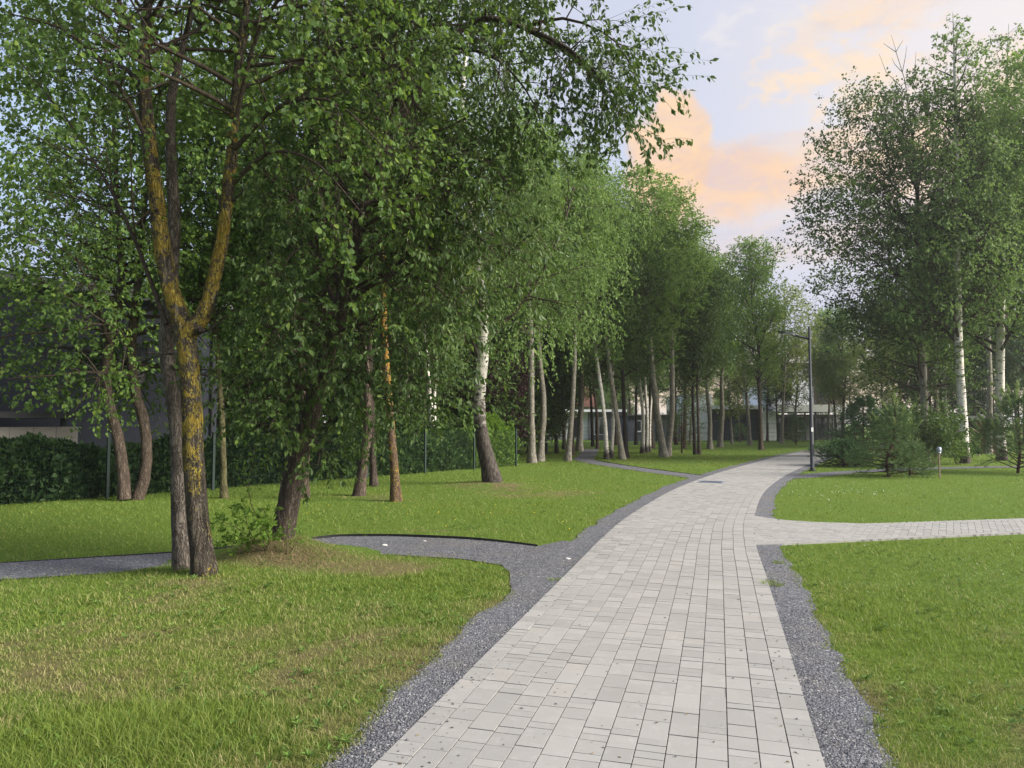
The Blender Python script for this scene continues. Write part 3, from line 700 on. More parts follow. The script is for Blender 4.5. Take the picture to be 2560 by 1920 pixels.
# --- leaning tree on the mound
D = 9.45; base = at(606 * S_, 1190 * S_, D); base[2] = .26
s1 = stem_px(px((600, 1205), (622, 1110), (640, 1010), (660, 930), (690, 820), (722, 720), (742, 640), (770, 500), (815, 380), (850, 270), (872, 150), (892, 60)), D, .15, .05, [(.2, -.1, .8), (.4, 0, 1.0)], dD=-.5)
s1[:, 3] = np.interp(np.arange(len(s1)), [0, 3, 7, 11, 13], [.145, .125, .085, .05, .012])
s2 = stem_px(px((850, 275), (905, 190), (960, 100), (1040, 40), (1130, 60), (1220, 100), (1290, 160)), D - .5, .05, .012, [(.08, -.05, -.15)], dD=-.6)
s2[:, 3] = np.linspace(.055, .008, len(s2))
lim = []
for pts in (((742, 640), (830, 590), (930, 610), (1010, 700)), ((770, 500), (880, 440), (990, 470), (1080, 560)), ((722, 720), (800, 700), (880, 760), (940, 850)), ((815, 380), (930, 330), (1030, 330), (1120, 420)),
            ((690, 820), (650, 760), (620, 790), (590, 860)), ((680, 850), (600, 820), (530, 830), (480, 870)), ((660, 935), (680, 950), (690, 980), (685, 1010)),
            ((1130, 60), (1220, 40), (1330, 90), (1385, 200)), ((1180, 80), (1250, 130), (1310, 200), (1350, 270)), ((1130, 60), (1200, 100), (1270, 150), (1330, 170)), ((760, 520), (700, 620), (690, 720), (700, 790)), ((742, 640), (780, 720), (790, 800), (780, 880)), ((690, 820), (640, 840), (600, 890), (580, 930)), ((700, 800), (760, 800), (820, 850), (860, 900)), ((742, 640), (690, 560), (640, 540), (600, 600)),
            ((960, 100), (1060, 120), (1140, 200), (1180, 300)), ((770, 500), (720, 420), (660, 400), (610, 450)), ((815, 380), (880, 470), (950, 560), (1020, 640)), ((722, 720), (660, 690), (610, 700), (560, 760))):
    q = [at(x * S_, y * S_, D - .25 - .25 * i - .5 * random.Random(pts[-1][0]).uniform(-.6, 1) * i / 3) for i, (x, y) in enumerate(pts)]
    lim.append(np.c_[np.array(q), [.026, .018, .011, .004]])
unique_tree('leaning_alder_tree', 'dark leafy tree with rough brown trunk leaning right out of a grassy mound', [s1, s2], base, 150, lim,
    seed=8, n1=(34, 10), t0=(.34, .30), ang1=(45, 85), L1=(1.6, .42), shape='flat', trop1=.1, n2=10, n3=7, trop2=-.2, trop3=-.45, L2=.42, nl=10, leaf='oval', size=.066, droop=.8, up=.3,
    sides=18, leafmat=L_DARK, bark=B_ROUGH, bias=(.03, 0, -.05))
# shoots at the foot of the leaning tree
def shrublet(name, label, base, shoots, seed, size=.045, leaf='oval', lm=L_YOUNG, nl=5, n2=6, cat='sapling', L2=.5):
    rng = np.random.default_rng(seed); P = np.stack([spline(np.array(s, float), 9) for s in shoots]); Rr = np.linspace(.007, .002, 9)[None].repeat(len(P), 0)
    P2, R2, _ = grow(P, Rr, n2, .2, 1, (30, 70), lambda t, pl, n: pl * L2 * (.4 + .6 * rng.random(n)) * (1.1 - .6 * t), 6, .1, .25, .6, rng)
    v1, q1 = tubes(P, Rr, 5); v2, q2 = tubes(P2, R2, 3)
    r = thing(name, label, cat, tuple(base))
    ob('stem', mk('stem', np.concatenate([v1, v2]), np.concatenate([q1, q2 + len(v1)]), None, B_GREEN, True), r)
    ob('foliage', leaf_mesh('foliage', cat_l([leaves(P2, nl * 2, .1, size, rng, .25, .9, .6, size * .3), leaves(P, nl * 2, .25, size, rng, .25, .9, .6, size * .3)]), leaf, lm), r, kind='stuff')
    return r
b0 = at(572 * S_, 1180 * S_, 9.0); b0[2] = gz(b0[0], b0[1]) - .02
shrublet('sapling', 'thin leafy sucker shoots sprouting left of the leaning trunk', b0,
         [[(0, 0, 0), (-.05, -.05, .35), (-.2, -.05, .75), (-.14, 0, 1.3), (-.2, 0, 1.62)], [(0, 0, 0), (-.15, -.1, .2), (-.4, -.1, .36), (-.58, -.1, .38)], [(0, 0, 0), (-.1, -.2, .25), (-.22, -.2, .6)],
          [(0, 0, 0), (.1, -.1, .3), (-.02, -.1, .55)], [(0, 0, 0), (-.3, -.1, .15), (-.45, -.2, .2)], [(.05, -.1, 0), (.12, -.2, .22), (.05, -.3, .4)]], 5, .055, nl=7, n2=9)
b1 = at(622 * S_, 1200 * S_, 8.95); b1[2] = gz(b1[0], b1[1]) - .02
shrublet('sapling', 'small pale shoot in front of the leaning trunk on the mound', b1, [[(0, 0, 0), (-.02, 0, .2), (.03, 0, .42)], [(0, 0, 0), (.1, 0, .16), (.16, 0, .3)]], 6, .035, nl=4, n2=4)

# --- old birch with the black foot
D = 20.0; base = at(1062 * S_, 1046 * S_, D); base[2] = .05
s1 = stem_px(px((1066, 1052), (1050, 980), (1036, 900), (1040, 800), (1046, 720), (1034, 600), (1022, 500), (1010, 400), (1000, 280)), D, .24, .1, [(0, .1, 1.6), (.2, .2, 1.8), (.1, 0, 1.6)])
s1[:, 3] = np.interp(np.arange(len(s1)), [0, 1, 2, 4, 8, 11], [.25, .215, .17, .15, .085, .015])
s2 = stem_px(px((1046, 740), (1080, 705), (1120, 665), (1160, 610), (1195, 540)), D + .3, .06, .022, [(.35, .2, .9), (.3, .3, 1.1)])
s3 = stem_px(px((1040, 790), (1010, 700), (985, 560), (960, 430)), D + .5, .05, .025, [(-.3, .3, 1.8), (-.2, .2, 1.6)])
unique_tree('old_birch_tree', 'stout old birch with black fissured foot leaning out of the lawn', [s1, s2, s3], base, 0,
    seed=21, n1=(34, 24, 16), t0=(.30, .18, .2), ang1=(45, 80), L1=2.3, shape='flat', trop1=-.05, n2=10, n3=8, trop2=-.7, trop3=-1.4, L2=.5, L3=.6, nl=11, leaf='kite', size=.072, droop=1.1, up=.2,
    sides=16, leafmat=L_BIRCH, bark=(B_BIRCH_OLD, B_TWIG, B_TWIG), flare=.25, twigs=False)

# --- pair with bowed trunks by the dark hedge
D = 16.0
for (pts, lab, sd, dd, lx) in ((((268, 1078), (266, 1020), (256, 950), (240, 890), (228, 820), (240, 720), (262, 600)), 'slim tree whose trunk bows left, left one of the pair at the dark hedge', 31, 0., -.5),
                        (((296, 1080), (312, 1030), (318, 960), (308, 900), (290, 830), (284, 740), (300, 600)), 'bow-trunked tree with a bulging curve, right one of the pair at the dark hedge', 32, .25, .3)):
    base = at(pts[0][0] * S_, pts[0][1] * S_, D + dd); base[2] = 0
    s1 = stem_px(px(*pts), D + dd, .13, .08, [(lx * .3, 0, 1.8), (lx * .6, .2, 2.4), (lx, .2, 2.2)])
    s1[:, 3] = np.interp(np.arange(len(s1)), [0, 5, 9], [.125, .10, .012])
    unique_tree('bowed_tree', lab, [s1], base, 0, seed=sd, n1=42, t0=.22, ang1=(60, 95), L1=2.8, shape='flat', trop1=.05, n2=9, n3=7, trop2=-.3, trop3=-.5, nl=10, leaf='kite', size=.092, droop=.6, up=.4,
        sides=12, leafmat=L_ASPEN, bark=B_BROWN, flare=.15, twigs=False)

# --- shared kinds for the grove and the background
def straight(H, r, seed, bend=.25, n=7):
    rg = np.random.default_rng(seed); z = np.linspace(0, H, n); xy = np.cumsum(rg.standard_normal((n, 2)) * bend * .35, 0); xy -= xy[0]
    rr = np.interp(z / H, [0, .08, .5, 1], [r, r * .9, r * .6, .012]); return np.c_[xy, z, rr]
KIND = {}
def kind(key, **kw):
    st = kw.pop('stems'); KIND[key] = tree_meshes(tree_data(st, **kw), key)
G = dict(n2=10, n3=7, nl=8, leaf='kite', sides=10, twigs=False)
kind('asp_a', stems=[straight(14.5, .17, 1)], seed=41, n1=44, t0=.32, L1=2.5, ang1=(28, 62), trop1=.55, trop3=.0, size=.115, leafmat=L_GROVE, bark=B_ASPEN, **G)
kind('asp_b', stems=[straight(14.0, .15, 2)], seed=42, n1=40, t0=.36, L1=2.2, ang1=(28, 62), trop1=.55, trop3=.0, size=.11, leafmat=L_GROVE, bark=B_ASPEN, **G)
kind('asp_c', stems=[straight(13.0, .14, 3)], seed=43, n1=40, t0=.28, L1=2.6, ang1=(28, 62), trop1=.55, trop3=.0, size=.115, leafmat=L_GROVE, bark=B_BROWN, **G)
kind('birch_a', stems=[straight(14.5, .13, 4)], seed=44, n1=42, t0=.30, L1=2.1, ang1=(35, 65), trop1=.1, trop2=-.7, trop3=-1.3, L3=.6, size=.095, droop=1.0, leafmat=L_BIRCH, bark=B_BIRCH, **G)
kind('birch_b', stems=[straight(13.5, .12, 5, .4)], seed=45, n1=38, t0=.34, L1=2.0, ang1=(35, 70), trop1=.1, trop2=-.6, trop3=-1.2, L3=.6, size=.095, droop=1.0, leafmat=L_BIRCH, bark=B_BIRCH, **G)
kind('mid_a', stems=[straight(11.5, .12, 6, .3)], seed=46, n1=38, t0=.30, L1=2.3, ang1=(50, 85), trop1=.2, trop3=-.5, size=.10, leafmat=L_ASPEN, bark=B_BROWN, **G)
kind('mid_b', stems=[straight(12.0, .095, 7, .3)], seed=47, n1=36, t0=.33, L1=2.1, ang1=(45, 85), trop1=.2, trop3=-.6, size=.10, leafmat=L_DARK, bark=B_ROUGH, **G)
kind('orange', stems=[straight(11.0, .10, 8, .2)], seed=48, n1=34, t0=.42, L1=2.0, ang1=(45, 80), trop1=.2, trop3=-.5, size=.10, leafmat=L_ASPEN, bark=B_ORANGE, **G)
kind('green', stems=[straight(10.0, .075, 9, .3)], seed=49, n1=34, t0=.36, L1=2.0, ang1=(45, 85), trop1=.2, trop3=-.5, size=.10, leafmat=L_ASPEN, bark=B_GREEN, **G)
kind('darktrunk', stems=[straight(12.5, .13, 10, .3)], seed=50, n1=40, t0=.30, L1=2.3, ang1=(45, 80), trop1=.3, trop3=-.4, size=.12, leafmat=L_DARK, bark=B_DARKT, **G)
kind('airy', stems=[straight(12.0, .12, 13, .3)], seed=53, n1=34, t0=.26, L1=2.3, ang1=(40, 75), trop1=.4, trop3=-.2, size=.125, leafmat=L_YOUNGT, bark=B_ASPEN, n2=9, n3=6, nl=6, leaf='kite', sides=10, twigs=False)
kind('plum', stems=[straight(4.6, .09, 14, .2)], seed=54, n1=22, t0=.16, L1=1.9, ang1=(40, 80), shape='oval', trop1=.3, trop3=-.1, size=.11, leafmat=L_PLUM, bark=B_DARKT, **G)
kind('bushy', stems=[straight(8.5, .12, 12, .4)], seed=51, n1=46, t0=.06, L1=2.5, ang1=(50, 90), trop1=.2, trop3=-.4, size=.15, leafmat=L_DARK, bark=B_DARKT, **G)
# pine: needles on tufted limbs
def needle_leaves(P, per, size, wd, rng, up=.25):
    lf = leaves(P, per, .15, size, rng, -up, .75, .3, 0.0, wd); return lf
def pine_kind(key, H, r, seed, t0, L1, n1, per, size, wd, lm, bk, ang=(60, 95), shape='cone', trop1=.25, n2=9):
    rng = np.random.default_rng(seed); q = spline(straight(H, r, seed, .12), 24); q[:, 3] *= 1 + .3 * np.exp(-np.linspace(0, H, 24) / .25)
    P1, R1, _ = grow(q[None, :, :3], q[None, :, 3], n1, t0, .99, ang, lambda t, pl, n: L1 * prof((t - t0) / (1 - t0), shape) * (.75 + .45 * rng.random(n)), 8, trop1, .16, .5, rng)
    P2, R2, _ = grow(P1, R1, n2, .25, 1.0, (30, 60), lambda t, pl, n: pl * .38 * (1.2 - .7 * t) * (.6 + .6 * rng.random(n)) + .08, 5, .25, .15, .6, rng)
    v, qd = tubes(P1, R1, 5); v2, qd2 = tubes(P2, R2, 3); sv, sq = tubes(q[None, :, :3], q[None, :, 3], 10, .03, rng)
    lf = cat_l([needle_leaves(P2, per, size, wd, rng), needle_leaves(P1[:, 4:], per, size, wd, rng), needle_leaves(q[None, -5:, :3], per, size, wd, rng)])
    KIND[key] = ([mk(key + '_trunk', sv, sq, None, bk, True)], mk(key + '_branchwork', np.concatenate([v, v2]), np.concatenate([qd, qd2 + len(v)]), None, bk, True), leaf_mesh(key + '_crown', lf, 'needle', lm))
pine_kind('far_pine', 12.5, .16, 61, .35, 2.4, 46, 22, .24, .22, L_FARPINE, B_PINE)
pine_kind('far_spruce', 11.0, .14, 62, .06, 2.1, 80, 16, .20, .28, L_FARPINE, B_DARKT, (75, 110), 'cone', -.1)

def grove(key, name, label, x, y, D, sc_=1.0, lean=(0, 0), seed=0, group=None, zs=None):
    b_ = at(x, y, D); rg = random.Random(seed + int(x * 7 + y))
    s3_ = sc_ if zs is None else (sc_, sc_, zs)
    return plant_tree(name, label, KIND[key], (b_[0], b_[1], -.03), rg.uniform(0, 6.28), s3_, lean, group)
def gd(y): return 3118.0 / (y - 1056.0)
def tilt(img_lean): return (0, img_lean)      # lean to the right in the picture, radians about Y
def grove2(key, name, label, x, y, lean=0.0, sc_=1.0, zs=None, D=None, rz=None):
    D = D or gd(y); b_ = at(x, y, D)
    r = thing(name, label, 'tree', (b_[0], b_[1], -.03)); r.scale = (sc_, sc_, zs or sc_)
    rr = rz if rz is not None else (x * 12.9898) % 6.28
    M = Matrix.Rotation(lean, 4, 'Y') @ Matrix.Rotation(rr, 4, 'Z'); r.rotation_euler = M.to_euler()
    m = KIND[key]; ob('trunk', m[0][0], r); ob('branchwork', m[1], r, kind='stuff'); ob('crown', m[2], r, kind='stuff')
    return r
# middle lawn, left of the old birch
grove2('orange', 'lichen_tree', 'slender tree with bright orange lichen on its trunk', 991, 1252, -.05, 1.0)
grove2('mid_a', 'brown_trunk_tree', 'brown-trunked tree left of the orange lichened trunk', 897, 1238, .01, 1.0)
grove2('mid_b', 'grey_trunk_tree', 'thin dark trunk just behind the brown one, by the hedge', 935, 1215, -.01, 1.0)
grove2('green', 'thin_trunk_tree', 'thin yellow-green trunk right behind the lichened twin stems', 561, 1244, -.07, 1.0)
grove2('mid_a', 'brown_trunk_tree', 'brown trunk half hidden behind the leaning tree', 758, 1244, -.01, .95, rz=2.0)
# birches behind the hedge
grove2('birch_a', 'hedge_birch_tree', 'white birch behind the hedge, left stem of the bright pair', 1084, 1150, -.06, .85, D=27.5)
grove2('birch_b', 'hedge_birch_tree', 'white birch behind the hedge, right stem of the bright pair', 1070 + 16, 1150, .02, .75, D=28.3)
grove2('birch_b', 'hedge_birch_tree', 'single slim white birch behind the hedge left of the bright pair', 1020, 1150, -.03, .7, D=29.0)
grove2('plum', 'plum_tree', 'dark maroon-leaved tree behind the fence, right of the old birch', 1252, 1150, 0, 1.0, D=32.0)
# grove
for (key, nm, lab, x, y, ln, s_, zs) in (
    ('asp_a', 'grove_tree', 'tall grey trunk at the right end of the hedge, left of two', 1330, 1157, -.03, 1.0, 1.05),
    ('asp_b', 'grove_tree', 'tall grey trunk at the right end of the hedge, right of two', 1350, 1153, .0, 1.05, 1.08),
    ('asp_b', 'grove_tree', 'straight pale trunk standing alone left of the grove path', 1419, 1152, .04, .9, 1.0),
    ('birch_a', 'grove_birch_tree', 'white birch stem curving left beside the grove path', 1517, 1148, -.10, .85, .95),
    ('birch_b', 'grove_birch_tree', 'white birch stem leaning right beside the grove path', 1527, 1145, .05, .85, .9),
    ('asp_a', 'grove_tree', 'tall pale trunk leaning left, right of the grove path', 1556, 1148, -.11, .82, .98),
    ('darktrunk', 'grove_tree', 'dark trunk close behind the pale left-leaning trunk', 1566, 1145, -.02, .9, 1.0),
    ('birch_a', 'grove_birch_tree', 'black-footed birch in the clump, left stem of three', 1606, 1133, -.04, .9, .9),
    ('birch_b', 'grove_birch_tree', 'black-footed birch in the clump, middle stem of three', 1616, 1131, .0, .85, .85),
    ('birch_b', 'grove_birch_tree', 'thin birch in the clump leaning right, right stem of three', 1624, 1129, .05, .75, .85),
    ('asp_a', 'grove_tree', 'thick grey trunk leaning left at the grove edge, left of a pair', 1660, 1142, -.09, 1.15, 1.0),
    ('asp_b', 'grove_tree', 'thick grey trunk rising straight at the grove edge, right of a pair', 1668, 1139, .03, 1.1, 1.0),
    ('asp_c', 'grove_tree', 'dark trunk on the lawn right of the thick grey pair', 1710, 1122, .02, 1.0, 1.05),
    ('darktrunk', 'grove_tree', 'slim dark trunk near the path bend, left of two', 1738, 1136, .0, .75, .88),
    ('mid_b', 'grove_tree', 'slim dark trunk near the path bend, right of two', 1748, 1136, .02, .9, .95),
    ('asp_c', 'lawn_tree', 'orange-brown trunk with broad crown in front of the white house', 1903, 1125, -.03, 1.0, 1.0),
    ('airy', 'far_tree', 'pale thin trunk right of the lamp post, in front of the dark facade', 2072, 1103, -.02, .95, .95),
    ('asp_c', 'far_tree', 'brown trunk beyond the path, left one of two by the white roof edge', 2090, 1104, -.04, .85, .9),
    ('asp_c', 'far_tree', 'brown trunk beyond the path, right one of two by the white roof edge', 2108, 1105, .02, 1.0, .9),
    ('darktrunk', 'grove_tree', 'dark thin trunk in the shaded grove beside the bollard', 1392, 1133, -.05, .8, .95),
    ('darktrunk', 'grove_tree', 'dark trunk leaning left in the shade behind the straight pale trunk', 1411, 1124, -.06, .9, 1.0),
    ('asp_c', 'grove_tree', 'dark trunk just right of the straight pale trunk', 1430, 1137, .02, .85, 1.0),
    ('mid_b', 'grove_tree', 'thin shaded trunk in the gap where the grove path turns', 1452, 1121, .01, .95, 1.05),
    ('darktrunk', 'grove_tree', 'shaded dark trunk left of the white birches, leaning left', 1482, 1116, -.06, .9, 1.0),
    ('mid_a', 'grove_tree', 'shaded dark trunk directly behind the curved white birch', 1494, 1122, -.03, .9, 1.05),
    ('asp_c', 'grove_tree', 'shaded trunk deep in the grove between the birch stems', 1540, 1113, .0, .9, 1.0),
    ('darktrunk', 'grove_tree', 'shaded trunk deep in the grove behind the birch clump', 1590, 1112, .02, .95, 1.0),
    ('far_pine', 'far_pine_tree', 'dark pine behind the thick grey pair of trunks', 1690, 1112, .0, .85, .85),
    ('airy', 'far_tree', 'pale green tree left of the lamp post in front of the house', 1850, 1103, .0, .95, .80),
    ('asp_a', 'grove_tree', 'broad light green tree at the right end of the grove', 1800, 1118, .02, 1.1, .92),
    ('airy', 'far_tree', 'airy pale green tree directly behind the street lamp', 1985, 1104, .0, 1.0, .85),
    ('airy', 'far_tree', 'low broad tree right of the street lamp, left of the shrubs', 2140, 1106, .0, 1.0, .62),
    ('asp_b', 'grove_tree', 'light green tree filling the gap left of the orange-brown trunk', 1775, 1122, .0, 1.1, .90),
    ('airy', 'far_tree', 'light feathery tree between the orange-brown trunk and the lamp', 1955, 1109, .0, 1.2, 1.08),
    ('airy', 'far_tree', 'light feathery tree close behind the broad crown before the house', 1875, 1112, .0, 1.25, 1.12),
    ('asp_a', 'grove_tree', 'tall light green tree behind the straight pale trunk', 1448, 1128, .0, 1.15, 1.15),
    ('asp_c', 'grove_tree', 'tall green crown behind the birch clump', 1630, 1120, .0, 1.15, 1.12),
    ('asp_c', 'far_tree', 'dark young trunk right of the orange-brown trunk', 1918, 1104, .0, .8, .75),
    ('darktrunk', 'far_tree', 'thin dark trunk left of the lamp post before the garage', 1945, 1104, .0, .7, .68)):
    grove2(key, nm, lab, x, y, ln, s_, zs)

for (lab, x, D, s_, zs) in (('low pale green tree before the garage, left of the orange-brown trunk', 1830, 58, .9, .55), ('small bright tree left of the slim dark trunks', 1725, 55, .8, .6)):
    grove2('airy', 'young_lawn_tree', lab, x, 1100, 0, s_, zs, D)
# --- right-hand group
D = 30.6; base = at(2411, 1158, D); base[2] = 0
s1 = stem_px([(2413, 1160), (2408, 1060), (2400, 940), (2396, 840), (2394, 700), (2392, 500), (2390, 300), (2386, 120), (2382, 30)], D, .18, .02)
s1[:, 3] = np.interp(np.arange(9), [0, 3, 6, 8], [.19, .155, .09, .012])
unique_tree('right_birch_tree', 'tall white birch with black flecks, left of the two on the right', [s1], base, 0, seed=71, n1=72, t0=.25, ang1=(35, 70), L1=3.2, shape='cone', trop1=.25, n2=10, n3=7, trop2=-.4, trop3=-.8, nl=6,
            leaf='kite', size=.112, droop=.9, up=.3, sides=14, leafmat=L_BIRCH, bark=B_BIRCH, twigs=False, flare=.2)
D = 32.8; base = at(2503, 1151, D); base[2] = 0
s1 = stem_px([(2505, 1153), (2500, 1000), (2502, 800), (2508, 500), (2515, 250), (2522, 60)], D, .2, .02)
s1[:, 3] = np.interp(np.arange(6), [0, 2, 4, 5], [.21, .16, .06, .012])
unique_tree('right_birch_tree', 'white birch with scarred trunk beside the red-brown shed', [s1], base, 0, seed=72, n1=68, t0=.22, ang1=(35, 70), L1=3.2, shape='cone', trop1=.2, n2=10, n3=7, trop2=-.4, trop3=-.8, nl=6,
            leaf='kite', size=.112, droop=.9, up=.3, sides=14, leafmat=L_BIRCH, bark=B_BIRCH, twigs=False, flare=.2)
D = 31.5; base = at(2312, 1155, D); base[2] = 0
s1 = stem_px([(2312, 1155), (2310, 1000), (2303, 780), (2296, 560), (2288, 400), (2262, 200)], D, .17, .02)
s1[:, 3] = np.interp(np.arange(6), [0, 2, 4, 5], [.17, .13, .06, .012])
lim = []
for (y0, x1, y1) in ((880, 2090, 800), (830, 2060, 700), (780, 2020, 600), (730, 2040, 560), (690, 2030, 520), (640, 2050, 480), (590, 2060, 400), (540, 2070, 330), (470, 2120, 270), (420, 2170, 230), (860, 2180, 800), (700, 2440, 560), (620, 2430, 480), (560, 2420, 400)):
    x0 = np.interp(y0, [200, 400, 560, 780, 1000], [2262, 2288, 2296, 2303, 2310]); dd = random.Random(y0).uniform(-1.5, .5)
    lim.append(np.c_[np.array([at(x0, y0, D), at(x0 * .6 + x1 * .4, y0 * .45 + y1 * .55 + 10, D + dd * .4), at(x1, y1, D + dd)]), [.04, .025, .006]])
r = unique_tree('right_poplar_tree', 'dark poplar with tiered branches reaching left against the bright sky', [s1], base, 0, lim, seed=73, n1=66, t0=.13, ang1=(45, 85), L1=3.0, shape='oval', trop1=.35, n2=12, n3=7, trop2=.25, trop3=.0, L2=.36, nl=9,
            leaf='kite', size=.115, droop=.3, up=.4, sides=12, leafmat=L_DARK, bark=B_ASPEN, twigs=False)
k = MB()
for pts in ([(2262, 200), (2240, 130), (2238, 120), (2228, 88)], [(2240, 130), (2222, 118), (2208, 108)], [(2240, 130), (2250, 112), (2258, 100)], [(2255, 180), (2236, 160), (2230, 145)], [(2256, 180), (2264, 140), (2267, 115)], [(2255, 220), (2215, 180), (2198, 135)], [(2282, 210), (2288, 160), (2290, 130)]):
    k.tube([at(x, y, D) - base for x, y in pts], np.linspace(.018, .006, len(pts)), 5, False)
k.build('dead_top', B_ASPEN, r)
for (key, nm, lab, x, y, D, ln, s_, zs) in (
    ('asp_a', 'right_tree', 'tall tree filling the right edge beyond the second white birch', 2600, 1150, 31, .0, 1.15, 1.22),
    ('asp_b', 'right_tree', 'tall green tree between the two white birches, standing behind', 2470, 1130, 40, .0, 1.2, 1.35),
    ('airy', 'right_tree', 'yellow-green broad tree right of the lamp post', 2215, 1118, 48, .0, .95, .68),
    ('asp_c', 'right_tree', 'leafy tree behind the dark poplar trunk', 2340, 1120, 44, .0, 1.2, 1.1),
    ('birch_a', 'right_tree', 'far birch behind the shrubs left of the tall white birch', 2370, 1116, 50, .0, 1.0, 1.1),
    ('far_pine', 'right_pine_tree', 'dark pine in the wood behind the red-brown shed', 2500, 1112, 52, .0, 1.0, 1.0),
    ('far_spruce', 'right_spruce_tree', 'dark spruce in the wood left of the red-brown shed', 2440, 1112, 50, .0, .9, .8),
    ('far_spruce', 'right_spruce_tree', 'dark spruce behind the tall white birch trunk', 2400, 1110, 56, .0, 1.0, .8),
    ('far_pine', 'right_pine_tree', 'dark pine at the right frame edge in the wood', 2570, 1112, 47, .0, 1.0, 1.0),
    ('far_spruce', 'right_spruce_tree', 'dark bushy spruce behind the poplar foot', 2290, 1112, 50, .0, .8, .5)):
    grove2(key, nm, lab, x, y, ln, s_, zs, D)
# background trees nobody could tell apart, behind the hedge, houses and wood
rg = random.Random(77); 
def bgtree(X, Y, keys, lab, grp, sc_lo, sc_hi):
    key = rg.choice(keys); r = thing('background_tree', lab, 'tree', (X, Y, -.05), 0, grp); s_ = rg.uniform(sc_lo, sc_hi); r.scale = (s_ * 1.1, s_ * 1.1, s_)
    r.rotation_euler = (rg.uniform(-.03, .03), rg.uniform(-.03, .03), rg.uniform(0, 6.28))
    m = KIND[key]; ob('trunk', m[0][0], r); ob('crown', m[2], r, kind='stuff')
for (X, Y) in ((-9.5, 27.5), (-12.5, 33), (-7.5, 31), (-5.2, 30.5), (-9.5, 36), (-6.2, 35), (-3.4, 35), (-1.6, 38), (-4.6, 40), (-8, 42), (-12, 43), (-16, 38), (-19, 33), (0.3, 42), (-18, 44), (-23, 40), (-27, 34), (-1, 46)):
    bgtree(X, Y, ['darktrunk', 'mid_a', 'mid_b', 'asp_c'], 'shadowy tree massed behind the hedge', 'trees behind the hedge', .8, 1.05)
for (X, Y) in ((-7.2, 27.8), (-4.9, 29.2), (-2.6, 31.6), (-6.3, 32), (-1.2, 34.5), (-3.6, 37.5), (0.9, 40), (-9.5, 31.5), (-10.8, 27.5), (-.4, 49), (2.2, 52), (-8, 45)):
    bgtree(X, Y, ['bushy'], 'dark low-branched tree filling the gap behind the hedge', 'undergrowth trees behind the hedge', .75, 1.05)
for k in range(30):
    X = -75 + k * 2.0 + rg.uniform(-1, 1); Y = rg.uniform(60, 84)
    bgtree(X, Y, ['darktrunk', 'far_spruce', 'bushy', 'asp_c'], 'distant tree in the treeline behind the dark house', 'distant treeline on the far left', .85, 1.05)
for k in range(28):
    X = -16 + k * 1.15 + rg.uniform(-.5, .5); Y = rg.uniform(80, 104)
    bgtree(X, Y, ['far_spruce', 'bushy'], 'dark bushy tree closing the view beyond the grove', 'bushy trees beyond the grove', .75, 1.0)
for k in range(34):
    X = -42 + k * 1.9 + rg.uniform(-1, 1); Y = rg.uniform(74, 98)
    bgtree(X, Y, ['darktrunk', 'far_spruce', 'far_pine', 'asp_c'], 'distant tree in the dark treeline beyond the grove', 'distant treeline beyond the grove', .8, 1.05)
for k in range(10):
    X = 24 + k * 3.0 + rg.uniform(-1, 1); Y = rg.uniform(86, 100)
    bgtree(X, Y, ['darktrunk', 'asp_c', 'far_spruce'], 'low distant tree showing past the white house', 'low trees beyond the white house', .42, .52)
for k in range(26):
    X = rg.uniform(27, 62); Y = rg.uniform(46, 74)
    if X / Y < .52: X = .52 * Y + rg.uniform(0, 8)
    bgtree(X, Y, ['far_pine', 'far_spruce', 'darktrunk', 'birch_a'], 'tree in the dense wood on the far right', 'wood on the far right', .8, 1.1)
